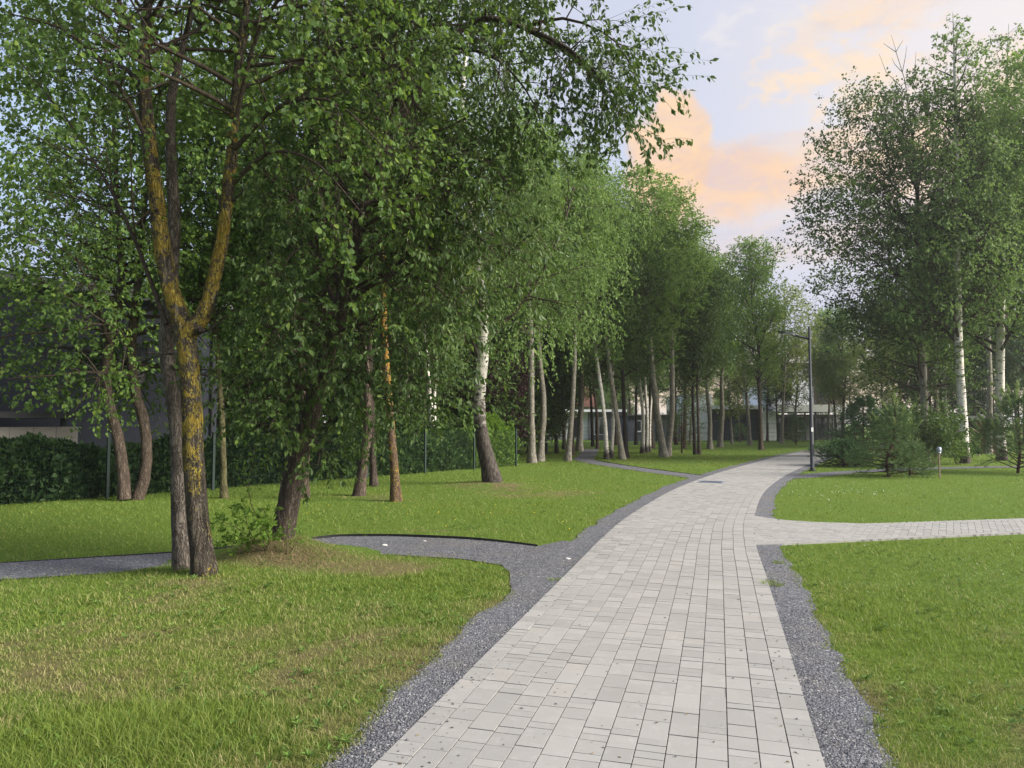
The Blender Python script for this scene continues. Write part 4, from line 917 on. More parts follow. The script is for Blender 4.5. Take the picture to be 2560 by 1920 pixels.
# ------------------------------------------------------------------ young conifers and shrubs
def conifer(name, label, base, stem, whorls, L1, per, size, wd, lm, seed, ang=(55, 80), trop=.3, candles=0, n2=5, cat='conifer', low=.12, shape='cone', csize=.07):
    rng = np.random.default_rng(seed); q = spline(np.array(stem, float), 16); H = q[-1, 2]
    P1, R1, _ = grow(q[None, :, :3], q[None, :, 3], whorls, low, .97, ang, lambda t, pl, n: L1 * prof((t - low) / (1 - low), shape) * (.8 + .35 * rng.random(n)), 7, trop, .12, .45, rng, rmin=.002)
    P2, R2, _ = grow(P1, R1, n2, .25, .95, (35, 60), lambda t, pl, n: pl * .42 * (1.2 - .8 * t) * (.7 + .5 * rng.random(n)) + .04, 5, trop * .6, .12, .6, rng)
    v0, q0 = tubes(q[None, :, :3], q[None, :, 3], 8); v1, q1 = tubes(P1, R1, 5); v2, q2 = tubes(P2, R2, 3)
    r = thing(name, label, cat, tuple(base))
    ob('stem', mk('stem', v0, q0, None, B_PINE, True), r)
    ob('branchwork', mk('branchwork', np.concatenate([v1, v2]), np.concatenate([q1, q2 + len(v1)]), None, B_PINE, True), r, kind='stuff')
    lf = cat_l([leaves(P2, per, .05, size, rng, -.2, .6, .3, 0, wd), leaves(P1[:, 2:], per, .05, size, rng, -.2, .6, .3, 0, wd), leaves(q[None, 9:, :3], per * 6, .05, size, rng, -.3, .6, .3, 0, wd)])
    ob('foliage', leaf_mesh('foliage', lf, 'needle', lm), r, kind='stuff')
    if candles:
        tips = np.concatenate([q[None, -1:, :3].repeat(3, 0)[:, 0], P1[-candles:, -1]]); dirs = np.concatenate([np.array([(0, 0, 1.), (.3, .1, 1), (-.3, 0, 1)]), nrm(P1[-candles:, -1] - P1[-candles:, -3])])
        dirs = nrm(dirs * .6 + np.array([0, 0, .8])); ln = np.r_[.42, .34, .34, np.full(candles, .30)] * (H / 2.4)
        CP = np.stack([tips + dirs * (ln * f)[:, None] for f in (0, .5, 1)], 1)
        ob('candle', leaf_mesh('candle', leaves(CP, 170, 0, csize, rng, -.6, .35, .3, 0, wd * 1.6), 'needle', L_CANDLE), r, kind='stuff', label='pale green new shoots')
    return r
b_ = at(2219, 1192, 22.9); b_[2] = 0
conifer('young_pine', 'young pine with upright pale candles standing in front of the shrubs', b_, [(.05, 0, 0, .05), (-.02, 0, .5, .045), (.22, 0, 1.2, .035), (.30, 0, 1.9, .022), (.28, 0, 2.25, .012)], 56, 1.2, 64, .095, .09, L_PINE, 81, (72, 105), .12, 18, n2=7, low=.02, csize=.10)
b_ = at(2275, 1190, 23.4); b_[2] = 0
conifer('young_pine', 'small dark pine pressed against the candle-topped young pine', b_, [(0, 0, 0, .035), (0, 0, .5, .03), (.05, 0, 1.1, .012)], 40, .95, 60, .09, .09, L_PINE, 82, (72, 105), .12, 5, n2=6, low=.02)
b_ = at(2552, 1182, 24.6); b_[2] = 0
conifer('young_pine', 'bright-tipped young pine cut by the right frame edge', b_, [(-.1, 0, 0, .05), (.0, 0, .8, .045), (.0, 0, 1.8, .03), (.0, 0, 2.6, .014)], 60, 1.7, 70, .11, .10, L_PINE, 83, (65, 100), .2, 44, csize=.15, low=.05, n2=8)
b_ = at(2108, 1166, 28.3); b_[2] = 0
conifer('low_spruce', 'low spreading spruce beside the path bend', b_, [(0, 0, 0, .05), (.05, 0, .4, .04), (.1, 0, .95, .012)], 80, 1.3, 38, .075, .22, L_SPRUCE, 84, (65, 95), .2, 0, 9, low=.03)
b_ = at(2160, 1140, 36.0); b_[2] = 0
conifer('dark_spruce', 'taller dark spruce right behind the low spreading spruce', b_, [(0, 0, 0, .06), (.0, 0, 1.3, .045), (.05, 0, 3.0, .012)], 110, 1.8, 36, .095, .26, L_SPRUCE, 85, (70, 100), .0, 0, 9, low=.03)
b_ = at(1744, 1134, 40); b_[2] = 0
conifer('young_pine', 'sparse little pine at the foot of the slim dark trunks', b_ + np.array([-.8, .3, 0]), [(0, 0, 0, .05), (.0, 0, 1.3, .04), (.05, 0, 3.0, .012)], 46, 1.6, 36, .11, .10, L_PINE, 86, (65, 95), .1, 0, 6, low=.15)
b_ = at(1990, 1112, 55.0); b_[2] = 0
conifer('young_pine', 'bushy little pine left of the lamp post before the fence', b_, [(0, 0, 0, .05), (.0, 0, .9, .04), (.05, 0, 2.0, .012)], 40, 1.3, 36, .12, .12, L_PINE, 87, (55, 80), .3, 0, 6, low=.05)
b_ = at(1851, 1105, 62.0); b_[2] = 0
conifer('young_pine', 'tiny pine on the lawn before the garage', b_, [(0, 0, 0, .04), (.0, 0, .7, .03), (.0, 0, 1.6, .012)], 30, .95, 30, .12, .12, L_PINE, 88, (55, 85), .2, 0, 5, low=.05)
def bush(name, label, base, H, W, seed, lm, n=16, size=.07, leaf='kite', cat='shrub', nl=7):
    rng = np.random.default_rng(seed); sh = []
    for k in range(n):
        a = rng.random() * 6.28; r = W * (.25 + .75 * rng.random()); h = H * (.55 + .45 * rng.random()) * (1 - .35 * r / W)
        sh.append([(.1 * math.cos(a), .1 * math.sin(a), 0), (.35 * r * math.cos(a), .35 * r * math.sin(a), h * .45), (.75 * r * math.cos(a), .75 * r * math.sin(a), h * .8), (r * math.cos(a), r * math.sin(a), h)])
    return shrublet(name, label, base, sh, seed, size, leaf, lm, nl, 12, cat, .38)
b_ = at(2330, 1166, 28.3); b_[2] = 0
bush('leafy_shrub', 'tall leafy shrub left of the white birch trunk', b_, 3.0, 2.1, 91, L_DARK, 46, .09, nl=8)
b_ = at(2395, 1162, 29.6); b_[2] = 0
bush('leafy_shrub', 'smaller shrub hugging the foot of the tall white birch', b_, 1.6, 1.0, 92, L_GROVE, 16, .075)
b_ = at(2480, 1150, 33.6); b_[2] = 0
bush('leafy_shrub', 'low dark bush in front of the red-brown shed', b_ + np.array([0, 1.6, 0]), .75, .7, 93, L_HEDGE2, 12, .07)
b_ = at(2265, 1140, 38); b_[2] = 0
bush('leafy_shrub', 'broad dark shrub filling in behind the young pine', b_, 3.2, 2.6, 94, L_DARK, 44, .12, nl=9)

# ------------------------------------------------------------------ hedge and fence on the left
F0, F1 = np.array([-13.9, 10.4]), np.array([.55, 29.1]); FD = (F1 - F0); FL = np.linalg.norm(FD); FD = FD / FL; FN = np.array([-FD[1], FD[0]])
def hedge(name, label, s0, s1, h, wd, seed, lm, size, dens, off=.75, vary=.25, leaf='spray'):
    rng = np.random.default_rng(seed); n = int((s1 - s0) * dens)
    s = rng.uniform(s0, s1, n); ph = rng.uniform(0, math.pi, n); rad = 1 - .5 * rng.random(n) ** 2
    top = h * (1 - vary / 2 + vary * vnoise(s * 3, s * 0 + seed, .55)) * (.82 + .36 * vnoise(s, s * 0 + seed, 3.3))
    z = np.where(rng.random(n) < .35, top * np.sqrt(rng.random(n)), top * rng.random(n))
    edge = np.sqrt(np.clip(1 - (z / top) ** 4, .05, 1)); side = np.where(rng.random(n) < .7, -1, 1)
    lump = .55 + .6 * vnoise(s * 2.2, z * 2.2 + seed, 1.0) + .45 * vnoise(s * 6, z * 6 + seed, 1.0)
    o = off + side * wd * .5 * edge * rad * lump
    pos = np.c_[F0[0] + FD[0] * s + FN[0] * o, F0[1] + FD[1] * s + FN[1] * o, z]
    outd = np.c_[FN[0] * side, FN[1] * side, np.zeros(n)]
    y = nrm(outd * .5 + np.array([0, 0, .7]) + rng.standard_normal((n, 3)) * .55); zz_ = rng.standard_normal((n, 3)) + outd; zz_ = nrm(zz_ - (zz_ * y).sum(1, keepdims=True) * y)
    r = thing(name, label, 'hedge', (0, 0, 0)); c = F0 + FD * (s0 + s1) / 2 + FN * off; r.location = (c[0], c[1], 0)
    pos = pos - np.array([c[0], c[1], 0])
    ob('foliage', leaf_mesh('foliage', [pos, np.cross(y, zz_), y, zz_, size * (.6 + .8 * rng.random(n)), np.ones(n)], leaf, lm), r, kind='stuff')
    for q in np.arange(s0 + .3, s1, .6):
        p = F0 + FD * q + FN * off - c; b = MB(); b.tube([(p[0], p[1], -.03), (p[0] + .05, p[1], top.mean() * .45), (p[0], p[1] + .03, top.mean() * .8)], [.03, .022, .01], 6); b.build('stem', B_DARKT, r, True)
    return r
hedge('thuja_hedge', 'low dark thuja hedge behind the wire fence on the far left', .3, 9.6, 1.2, .8, 101, L_HEDGE, .15, 2600)
hedge('thuja_hedge', 'dark hedge stretch behind the leaning tree and the brown trunks', 9.6, 14.6, 1.24, .8, 102, L_HEDGE, .15, 2600)
hedge('leafy_hedge', 'green broadleaf hedge between the orange trunk and the old birch', 14.6, 20.6, 1.5, .9, 103, L_HEDGE2, .11, 3400, leaf='kite')
hedge('thuja_hedge', 'bright green thuja hedge end right of the old birch', 20.6, 23.4, 1.75, 1.0, 104, L_YOUNG, .12, 2600, vary=.5)
def m_fence(t): return pbsdf(t, C(.010, .026, .022), .5, spec=.4)
M_FENCE = mat('green_wire', m_fence)
def m_fence2(t): return pbsdf(t, C(.02, .022, .025), .5, spec=.4)
M_FENCE2 = mat('anthracite_wire', m_fence2)
def wire_fence(label, p0, p1, h, bay, material, vstep=.05, wr=.0016, hs=7, rails=None):
    p0 = np.array(p0); p1 = np.array(p1); d = p1 - p0; L = np.linalg.norm(d); a = math.atan2(d[1], d[0]); n = max(1, round(L / bay)); bay = L / n
    r = thing('wire_fence', label, 'fence', (p0[0], p0[1], 0), a)
    post = MB().box(-.03, .03, -.03, .03, -.05, h + .05).box(-.034, .034, -.034, .034, h + .05, h + .065).mesh('post', material)
    pan = MB(); X = np.arange(vstep, bay, vstep)
    for x in X: pan.tube([(x, 0, .05), (x, 0, h)], wr, 3, False)
    for k in range(hs): z = .07 + (h - .1) * k / (hs - 1); pan.tube([(.03, .006, z), (bay - .03, .006, z)], wr * 1.4, 3, False)
    pan = pan.mesh('mesh_panel', material)
    for k in range(n + 1): ob('post', post, r, (k * bay, 0, 0))
    for k in range(n): ob('mesh_panel', pan, r, (k * bay, 0, 0))
wire_fence('green wire mesh fence running along the front of the hedge', F0 - FN * .05, F0 + FD * 23.0, 1.42, 2.5, M_FENCE)

# ------------------------------------------------------------------ buildings
def plaster(name, col, rough=.85, sc_=3.0, var=.12):
    def f(t):
        n = t.noise(t.obj(), sc_, 5.0, .6); n2 = t.noise(t.obj(), 40.0, 3.0)
        dk = tuple(q * (1 - var) for q in col) + (1,); lt = tuple(min(1, q * (1 + var)) for q in col) + (1,)
        return pbsdf(t, t.mix(n, dk, lt), rough, n2, .15, .004, spec=.25)
    return mat(name, f)
W_DARK = plaster('anthracite_render', (.055, .061, .082)); W_LIGHT = plaster('light_render', (.74, .76, .79)); W_BEIGE = plaster('pale_panel', (.36, .34, .31))
W_GREY = plaster('grey_render', (.20, .20, .21)); W_BROWN = plaster('brown_cladding', (.075, .058, .05)); W_ROOF = plaster('roof_sheet', (.06, .06, .065)); W_WHITE = plaster('white_fascia', (.74, .75, .76)); W_RED = plaster('red_roof', (.17, .085, .065))
W_GAR = plaster('garage_cladding', (.085, .09, .115))
def m_glass(t): return pbsdf(t, C(.02, .025, .03), .05, spec=.8)
M_GLASS = mat('window_glass', m_glass)
def window(par, x0, x1, z0, z1, y, fm, d=.10, mull=1):
    """window set into the wall face at local y (facing -y)"""
    f = MB(); t_ = .06
    f.box(x0, x1, y - .03, y + d, z1 - t_, z1).box(x0, x1, y - .03, y + d, z0, z0 + t_).box(x0, x0 + t_, y - .03, y + d, z0 + t_, z1 - t_).box(x1 - t_, x1, y - .03, y + d, z0 + t_, z1 - t_)
    for k in range(1, mull + 1):
        xm = x0 + (x1 - x0) * k / (mull + 1); f.box(xm - .03, xm + .03, y - .02, y + d, z0 + t_, z1 - t_)
    wn = f.build('window', fm, par)
    for k in range(mull + 1):
        a = x0 + t_ + (x1 - x0 - 2 * t_) * k / (mull + 1); b = x0 + t_ + (x1 - x0 - 2 * t_) * (k + 1) / (mull + 1)
        MB().box(a + .012 * k, b - .012, y - .005, y + .02, z0 + t_, z1 - t_).build('pane', M_GLASS, wn)
    MB().box(x0 - .06, x1 + .06, y - .10, y + .02, z0 - .05, z0 - .002).build('sill', fm, wn)
    return wn
# dark house on the left
o0 = F0 + FD * 1.0 + FN * 5.2; aF = math.atan2(FD[1], FD[0])
h1 = thing('dark_house', 'large anthracite rendered house wall behind the left hedge', 'house', (o0[0], o0[1], 0), aF)
MB().box(-6, 12.3, 0, 8, -.1, 5.5).build('wall', W_DARK, h1)
rf = MB().box(-6.3, 12.6, -.3, 8.3, 5.5, 5.72).build('roof', W_ROOF, h1); MB().box(-6.32, 12.62, -.33, -.30, 5.46, 5.74).build('fascia', W_GREY, rf)
for (a, b) in ((-3.5, -1.7), (8.6, 10.0)): window(h1, a, b, 2.9, 4.2, -.02, W_ROOF)
MB().tube([(12.1, -.06, 0), (12.1, -.06, 5.4)], .05, 8).build('downpipe', W_ROOF, h1)
# pale shed with dark roof in front of it
o0 = F0 + FD * 2.55 + FN * 2.6
sh = thing('garden_shed', 'pale panelled shed with flat dark roof behind the fence at the left frame edge', 'shed', (o0[0], o0[1], 0), aF)
for k in range(13): MB().box(-1.0 + k * .5, -.508 + k * .5, 0, .05, 0, 1.62).build('panel', W_BEIGE, sh)
MB().box(-1.0, 5.49, .06, 1.9, 0, 1.60).build('wall', W_ROOF, sh)
MB().box(-1.3, 5.3, -.5, 2.1, 1.83, 1.98).build('roof', W_ROOF, sh)
for x in (-.9, 2.2, 5.2): MB().box(x - .05, x + .05, .10, .20, 1.601, 1.829).build('post', W_ROOF, sh)
# modern house in the centre distance
def hx(x, D): return (x - 1280.0) / FPX * D
D = 69.0; m_ = D / FPX
hb = thing('white_house', 'modern two-storey white house with dark garage beyond the lawn', 'house', (hx(1720, D), D, 0))
X = lambda x: (x - 1720) * m_; Z = lambda y: EYE + (1056 - y) * m_ * 1.0
MB().box(X(1716), X(1779), 0, 9, -.1, Z(985)).build('wall', W_LIGHT, hb)
MB().box(X(1779) + .003, X(1900), .35, 9, -.1, Z(1022)).build('garage', W_GAR, hb)
g = MB().box(X(1812), X(1898), .25, .36, 0, Z(1044)).build('garage_door', W_DARK, hb)
for k in range(5): MB().box(X(1813), X(1897), .22, .25, .12 + k * .42, .50 + k * .42).build('panel', W_DARK, g)
MB().box(X(1775), X(1902), -.5, 9.1, Z(1023), Z(1014)).build('garage_roof', W_WHITE, hb)
MB().box(X(1900) + .003, X(1942), .0, 9, -.1, Z(1022)).build('wall', W_LIGHT, hb)
MB().box(X(1942) + .003, X(2116), 1.2, 9, -.1, Z(1036)).build('wall', W_GREY, hb)
MB().box(X(1930), X(2122), -.6, 9.2, Z(1030), Z(1012)).build('terrace_roof', W_WHITE, hb)
MB().box(X(1930), X(2042), .6, 8.8, Z(1012), Z(912)).build('upper_wall', W_LIGHT, hb)
MB().box(X(2042) + .003, X(2114), .5, 8.8, Z(1012), Z(912)).build('upper_wall', W_BROWN, hb)
MB().box(X(1925), X(2120), .2, 9.0, Z(912), Z(906)).build('roof', W_ROOF, hb)
window(hb, X(2051), X(2074), Z(1005), Z(960), .48, W_ROOF); window(hb, X(1960), X(1985), Z(1000), Z(955), .58, W_ROOF)
window(hb, X(2006), X(2026), .9, 2.3, 1.17, W_WHITE); window(hb, X(1955), X(1990), .2, 2.2, 1.17, W_ROOF); window(hb, X(2050), X(2095), .2, 2.2, 1.17, W_ROOF, .1, 2)
for x in (2008, 2034, 2100): MB().box(X(x) - .07, X(x) + .07, -.4, -.26, 0, Z(1030) - .002).build('post', W_ROOF, hb)
lamp = MB().box(X(1796) - .06, X(1796) + .06, .24, .36, 2.55, 2.85).build('wall_lamp', W_WHITE, hb)
# greyer house seen through the grove
D = 72.0; m_ = D / FPX
hc = thing('grey_house', 'low grey house glimpsed between the grove trunks', 'house', (hx(1335, D), D, 0)); X = lambda x: (x - 1335) * m_
MB().box(X(1335), X(1410), 0, 8, -.1, Z(1030)).build('wall', W_GREY, hc)
MB().box(X(1410) + .003, X(1470), .4, 8, -.1, Z(1030)).build('wall', W_LIGHT, hc)
MB().box(X(1470) + .003, X(1560), .2, 8, -.1, Z(1030)).build('wall', W_GREY, hc)
MB().box(X(1330), X(1565), -.6, 8.4, Z(1030), Z(1024)).build('roof', W_WHITE, hc)
for (a, b) in ((1350, 1372), (1385, 1402), (1485, 1510), (1528, 1548)): window(hc, X(a), X(b), .5, 2.2, -.02 if a < 1410 else .18, W_WHITE)
window(hc, X(1430), X(1455), .3, 2.2, .38, W_ROOF)
D = 86.0; m_ = D / FPX
hd = thing('red_roof_house', 'house with red-brown roof glimpsed above the grey house', 'house', (hx(1320, D), D, 0)); X = lambda x: (x - 1320) * m_
MB().box(X(1320), X(1480), 0, 9, -.1, 3.6).build('wall', W_LIGHT, hd)
rb = MB(); x0, x1 = X(1312), X(1488); rb.add([(x0, -.6, 3.55), (x1, -.6, 3.55), (x1, 9.6, 3.55), (x0, 9.6, 3.55), (x0, 4.5, 6.4), (x1, 4.5, 6.4)], [(0, 1, 5, 4), (2, 3, 4, 5), (3, 2, 1, 0)], [(0, 4, 3), (1, 2, 5)])
rb.build('roof', W_RED, hd)
for a in (1340, 1390, 1440): window(hd, X(a), X(a + 20), 1.0, 2.6, -.02, W_WHITE)
D = 66.0; m_ = D / FPX
he = thing('dark_outbuilding', 'low dark outbuilding behind the birch clump', 'outbuilding', (hx(1570, D), D, 0)); X = lambda x: (x - 1570) * m_
MB().box(X(1570), X(1700), 0, 6, -.1, 2.3).build('wall', W_GAR, he); MB().box(X(1566), X(1704), -.3, 6.3, 2.3, 2.45).build('roof', W_ROOF, he)
window(he, X(1590), X(1615), .9, 1.9, -.02, W_WHITE); MB().box(X(1640), X(1660), -.05, -.003, 0, 2.0).build('door', W_DARK, he)
wire_fence('dark metal fence with tall posts in front of the white house', (hx(1655, 62), 62), (hx(2090, 64), 64), 1.65, 3.0, M_FENCE2, .12, .008, 5)
wire_fence('dark mesh fence deep behind the grove', (hx(1335, 58), 58), (hx(1640, 60), 60), 1.35, 2.8, M_FENCE2, .12, .007, 5)
# board shed on the right
D = 40.0
def m_board(t):
    n = t.noise(t.obj(1, 1, .1), 14.0, 5.0, .6); r = t.rnd()
    c = t.mix(n, C(.10, .040, .028), C(.19, .082, .058)); c = t.mix(t.m('MULTIPLY', r, .4), c, C(.08, .034, .026))
    return pbsdf(t, c, .75, n, .3, .004, spec=.2)
M_BOARD = mat('red_brown_boards', m_board)
bs = thing('board_shed', 'red-brown vertical board shed between the two white birches', 'shed', (hx(2440, D), D, 0), -.15)
me = MB().box(0, .118, -.03, .0, .05, 1.82).mesh('board', M_BOARD)
for k in range(11): ob('board', me, bs, (k * .125, -.003 * (k % 2), 0))
MB().box(.0, 1.37, .002, 1.3, 0, 1.80).build('wall', W_BROWN, bs)
rb = MB(); rb.add([(-.12, -.2, 1.84), (1.5, -.2, 1.84), (1.5, 1.5, 2.06), (-.12, 1.5, 2.06), (-.12, -.2, 1.88), (1.5, -.2, 1.88), (1.5, 1.5, 2.10), (-.12, 1.5, 2.10)], [(0, 3, 2, 1), (4, 5, 6, 7), (0, 1, 5, 4), (2, 3, 7, 6), (0, 4, 7, 3), (1, 2, 6, 5)]); rb.build('roof', W_ROOF, bs)
# small pitched shelter beside it
D = 37.0; sb = at(2420, 1130, D)
bt = thing('wooden_shelter', 'small wooden shelter with pale sloping roof right of the tall birch trunk', 'shelter', (sb[0], D, 0), .1)
M_WOOD = mat('weathered_wood', lambda t: pbsdf(t, t.mix(t.noise(t.obj(1, 1, .1), 12.0, 5.0), C(.16, .12, .085), C(.30, .24, .175)), .8, spec=.2))
for x in (-.55, .35):
    for y in (-.3, .3): MB().box(x - .03, x + .03, y - .03, y + .03, 0, 1.0).build('post', M_WOOD, bt)
MB().box(-.6, .4, -.34, .34, .42, .46).build('shelf', M_WOOD, bt)
for sg in (-1, 1):
    rb = MB(); e = sg * .62 - .1
    rb.add([(-.1, -.5, 1.42), (e, -.5, .98), (e, .5, .98), (-.1, .5, 1.42), (-.1, -.5, 1.46), (e + sg * .02, -.5, 1.01), (e + sg * .02, .5, 1.01), (-.1, .5, 1.46)], [(0, 1, 2, 3), (4, 7, 6, 5), (0, 4, 5, 1), (2, 6, 7, 3), (1, 5, 6, 2)]); rb.build('roof_slope', M_WOOD, bt)

# ------------------------------------------------------------------ lamp post, bollards
def m_pole(t):
    n = t.noise(t.obj(), 6.0, 4.0); return pbsdf(t, t.mix(n, C(.012, .016, .023), C(.020, .025, .034)), .7, spec=.5)
M_POLE = mat('anthracite_pole', m_pole); M_LENS = mat('lamp_lens', lambda t: pbsdf(t, C(.55, .57, .58), .3)); M_STICK = mat('white_sticker', lambda t: pbsdf(t, C(.75, .75, .73), .6))
D = 25.7; lb = at(2031, 1178, D)
lp = thing('street_lamp', 'slim dark grey street lamp with one arm over the path', 'street lamp', (lb[0], D, 0))
MB().tube([(0, 0, -.05), (0, 0, 2.6), (0, 0, 2.62), (0, 0, 5.15)], [.068, .062, .048, .042], 14).build('pole', M_POLE, lp, True)
MB().tube([(0, 0, 0), (0, 0, .03), (0, 0, .031), (0, 0, .10)], [.13, .13, .085, .08], 14).build('base_flange', M_POLE, lp)
ar = MB().tube([(0, 0, 4.72), (-.35, -.03, 4.80), (-.62, -.05, 4.86)], .042, 10).build('arm', M_POLE, lp, True)
hd_ = MB(); P_ = np.array([(-.55, -.05, 4.85), (-.68, -.055, 4.885), (-.95, -.07, 4.945), (-1.12, -.08, 4.965)])
for (k0, k1, w0, w1, t0_, t1_) in ((0, 1, .05, .13, .07, .085), (1, 2, .13, .14, .085, .075), (2, 3, .14, .07, .075, .04)):
    a, b = P_[k0], P_[k1]; v = []
    for p, ww, tt in ((a, w0, t0_), (b, w1, t1_)): v += [p + (0, -ww, -tt / 2), p + (0, ww, -tt / 2), p + (0, ww, tt / 2), p + (0, -ww, tt / 2)]
    hd_.add(v, [(0, 1, 5, 4), (1, 2, 6, 5), (2, 3, 7, 6), (3, 0, 4, 7)] + ([(3, 2, 1, 0)] if k0 == 0 else []) + ([(4, 5, 6, 7)] if k1 == 3 else []))
lh = hd_.build('lamp_head', M_POLE, lp)
a, b = P_[1] + (0, 0, -.048), P_[2] + (0, 0, -.043)
ml = MB(); ml.add([a + (0, -.085, 0), a + (0, .085, 0), b + (0, .09, 0), b + (0, -.09, 0), a + (0, -.085, .01), a + (0, .085, .01), b + (0, .09, .01), b + (0, -.09, .01)], [(0, 1, 2, 3), (0, 4, 5, 1), (2, 6, 7, 3), (1, 5, 6, 2), (0, 3, 7, 4)]); ml.build('lens', M_LENS, lh)
MB().box(-.04, .04, -.0745, -.0715, 1.40, 1.55).build('sticker', M_STICK, lp)
MB().box(-.045, .045, -.078, -.06, .55, .95).build('service_door', M_POLE, lp)
def bollard(label, x, y, D, h, r=.07, white=True):
    p = at(x, y, D); b = thing('bollard_light', label, 'bollard light', (p[0], D, 0))
    MB().tube([(0, 0, -.03), (0, 0, h * .78)], r, 12).build('post', M_POLE, b, True)
    MB().tube([(0, 0, h * .781), (0, 0, h * .90)], r * .8, 12).build('light_ring', M_LENS, b, True)
    MB().tube([(0, 0, h * .901), (0, 0, h * .99), (0, 0, h)], [r * 1.1, r * 1.1, r * .8], 12).build('cap', M_POLE, b, True)
bollard('dark bollard light with pale ring in the grove left of the path', 1366, 1134, 40, .78, .08)
p = at(2275, 1165, 24.0); b = thing('tap_post', 'thin metal post with silver head among the young pines', 'post', (p[0] + .03, 22.4, 0))
MB().box(-.02, .02, -.02, .02, 0, .78).build('post', M_WOOD, b)
MB().tube([(0, 0, .781), (0, 0, .84), (0, 0, .94), (0, 0, .97)], [.05, .07, .07, .03], 10).build('head', M_STEEL, b, True)
MB().tube([(-.07, 0, .90), (.0, 0, .905), (.07, 0, .90)], .012, 6).build('handle', M_STEEL, b, True)

# ------------------------------------------------------------------ grass
rng = np.random.default_rng(404)
def blades(name, N, r0, r1, region, label, hbase, seed, amax=.80):
    rng = np.random.default_rng(seed)
    r = np.exp(rng.uniform(math.log(r0), math.log(r1), N)); th = rng.uniform(-amax, amax, N); x = r * np.sin(th); y = r * np.cos(th)
    k = region(x, y) & ~is_hard(x, y, -.03); dr_ = dryness(x, y)
    k &= rng.random(N) > np.clip(dr_ - .4, 0, .8) * .7
    k &= vnoise(x, y, 6.5) + .5 * rng.random(N) > .22
    x, y, r, dr_ = x[k], y[k], r[k], dr_[k]; n = len(x)
    lush = np.exp(-((x + 2.1) / .75) ** 2 - ((y - 4.0) / .5) ** 2)
    tuft = vnoise(x + 11, y + 5, 2.6) * .6 + vnoise(x, y, 9.0) * .6
    h = hbase * (.45 + .8 * rng.random(n)) * (.55 + tuft * .8) * (1 - .35 * np.clip(dr_, 0, 1)) * (1 + lush * 1.1)
    wd = (.0013 + .0012 * rng.random(n)) * np.maximum(1, r / 4.5); a = rng.uniform(0, 6.283, n); bend = h * (.15 + 1.0 * rng.random(n))
    tall = rng.random(n) < .035; h = np.where(tall, h * 1.7, h)
    ca, sa = np.cos(a), np.sin(a); b2 = rng.uniform(0, 6.283, n); bx, by = np.cos(b2) * bend, np.sin(b2) * bend; z = gz(x, y) - .004
    def pt(f, s_): 
        w_ = wd * s_; return np.stack([x + ca * w_ + bx * f ** 2, y + sa * w_ + by * f ** 2, z + h * f * (1 - .22 * f)], 1)
    nearm = r < 8.5; out = []
    V = np.stack([pt(0, -1), pt(0, 1), pt(.6, .75), pt(.6, -.75), pt(1.0, 0)], 1)
    V1 = V[nearm].reshape(-1, 3); V2 = V[~nearm][:, [0, 1, 4]].reshape(-1, 3); i1 = np.arange(nearm.sum()) * 5; i2 = len(V1) + np.arange((~nearm).sum()) * 3
    Qd = np.stack([i1, i1 + 1, i1 + 2, i1 + 3], 1); T = np.concatenate([np.stack([i1 + 3, i1 + 2, i1 + 4], 1), np.stack([i2, i2 + 1, i2 + 2], 1)])
    A = np.concatenate([np.repeat(dr_[nearm], 5), np.repeat(dr_[~nearm], 3)])
    ob(name, mk(name, np.concatenate([V1, V2]), Qd, T, M_GRASS, False, {'dry': A}), kind='stuff', label=label, category='grass')
g1_far = lambda x: np.interp(x, [p[0] for p in GRAVEL1_FAR], [p[1] for p in GRAVEL1_FAR])
blades('grass', 360000, 3.0, 13, lambda x, y: (path_d(x, y) < 0) & (y < g1_far(np.clip(x, -14, .3)) - .3), 'uneven patchy grass in the left foreground below the gravel path', .056, 1)
blades('grass', 210000, 8.5, 48, lambda x, y: (path_d(x, y) < 0) & (y >= g1_far(np.clip(x, -14, .3)) - .3), 'fresh green lawn behind the gravel path under the trees', .060, 2)
sidey = lambda x: 10.9 + .242 * (x - 4)
blades('grass', 260000, 3.0, 13, lambda x, y: (path_d(x, y) > 0) & (y < sidey(x) + .3), 'yellowish green lawn in the right foreground', .052, 3)
blades('grass', 120000, 10, 48, lambda x, y: (path_d(x, y) > 0) & (y >= sidey(x) + .3), 'even green lawn beyond the side path', .058, 4)
# dry stalks on the mound
n = 1600; x = rng.normal(-2.75, .42, n); y = rng.normal(9.05, .22, n); z = gz(x, y); a = rng.uniform(0, 6.28, n); L = rng.uniform(.06, .2, n); el = rng.uniform(.0, .6, n)
d = np.stack([np.cos(a) * np.cos(el), np.sin(a) * np.cos(el), np.sin(el)], 1); sdv = np.stack([-np.sin(a), np.cos(a), 0 * a], 1) * .0022; b0_ = np.stack([x, y, z + .005], 1)
V = np.stack([b0_ - sdv, b0_ + sdv, b0_ + d * L[:, None]], 1).reshape(-1, 3)
M_STRAW = mat('straw', lambda t: pbsdf(t, t.ramp(t.rnd(), [(0, C(.12, .075, .04)), (.6, C(.24, .17, .09)), (1, C(.34, .27, .16))]), .8, spec=.2))
ob('dry_grass', mk('dry_grass', V, None, np.arange(len(V)).reshape(-1, 3), M_STRAW), kind='stuff', label='dead straw-coloured grass matted on the mound at the leaning tree', category='grass')
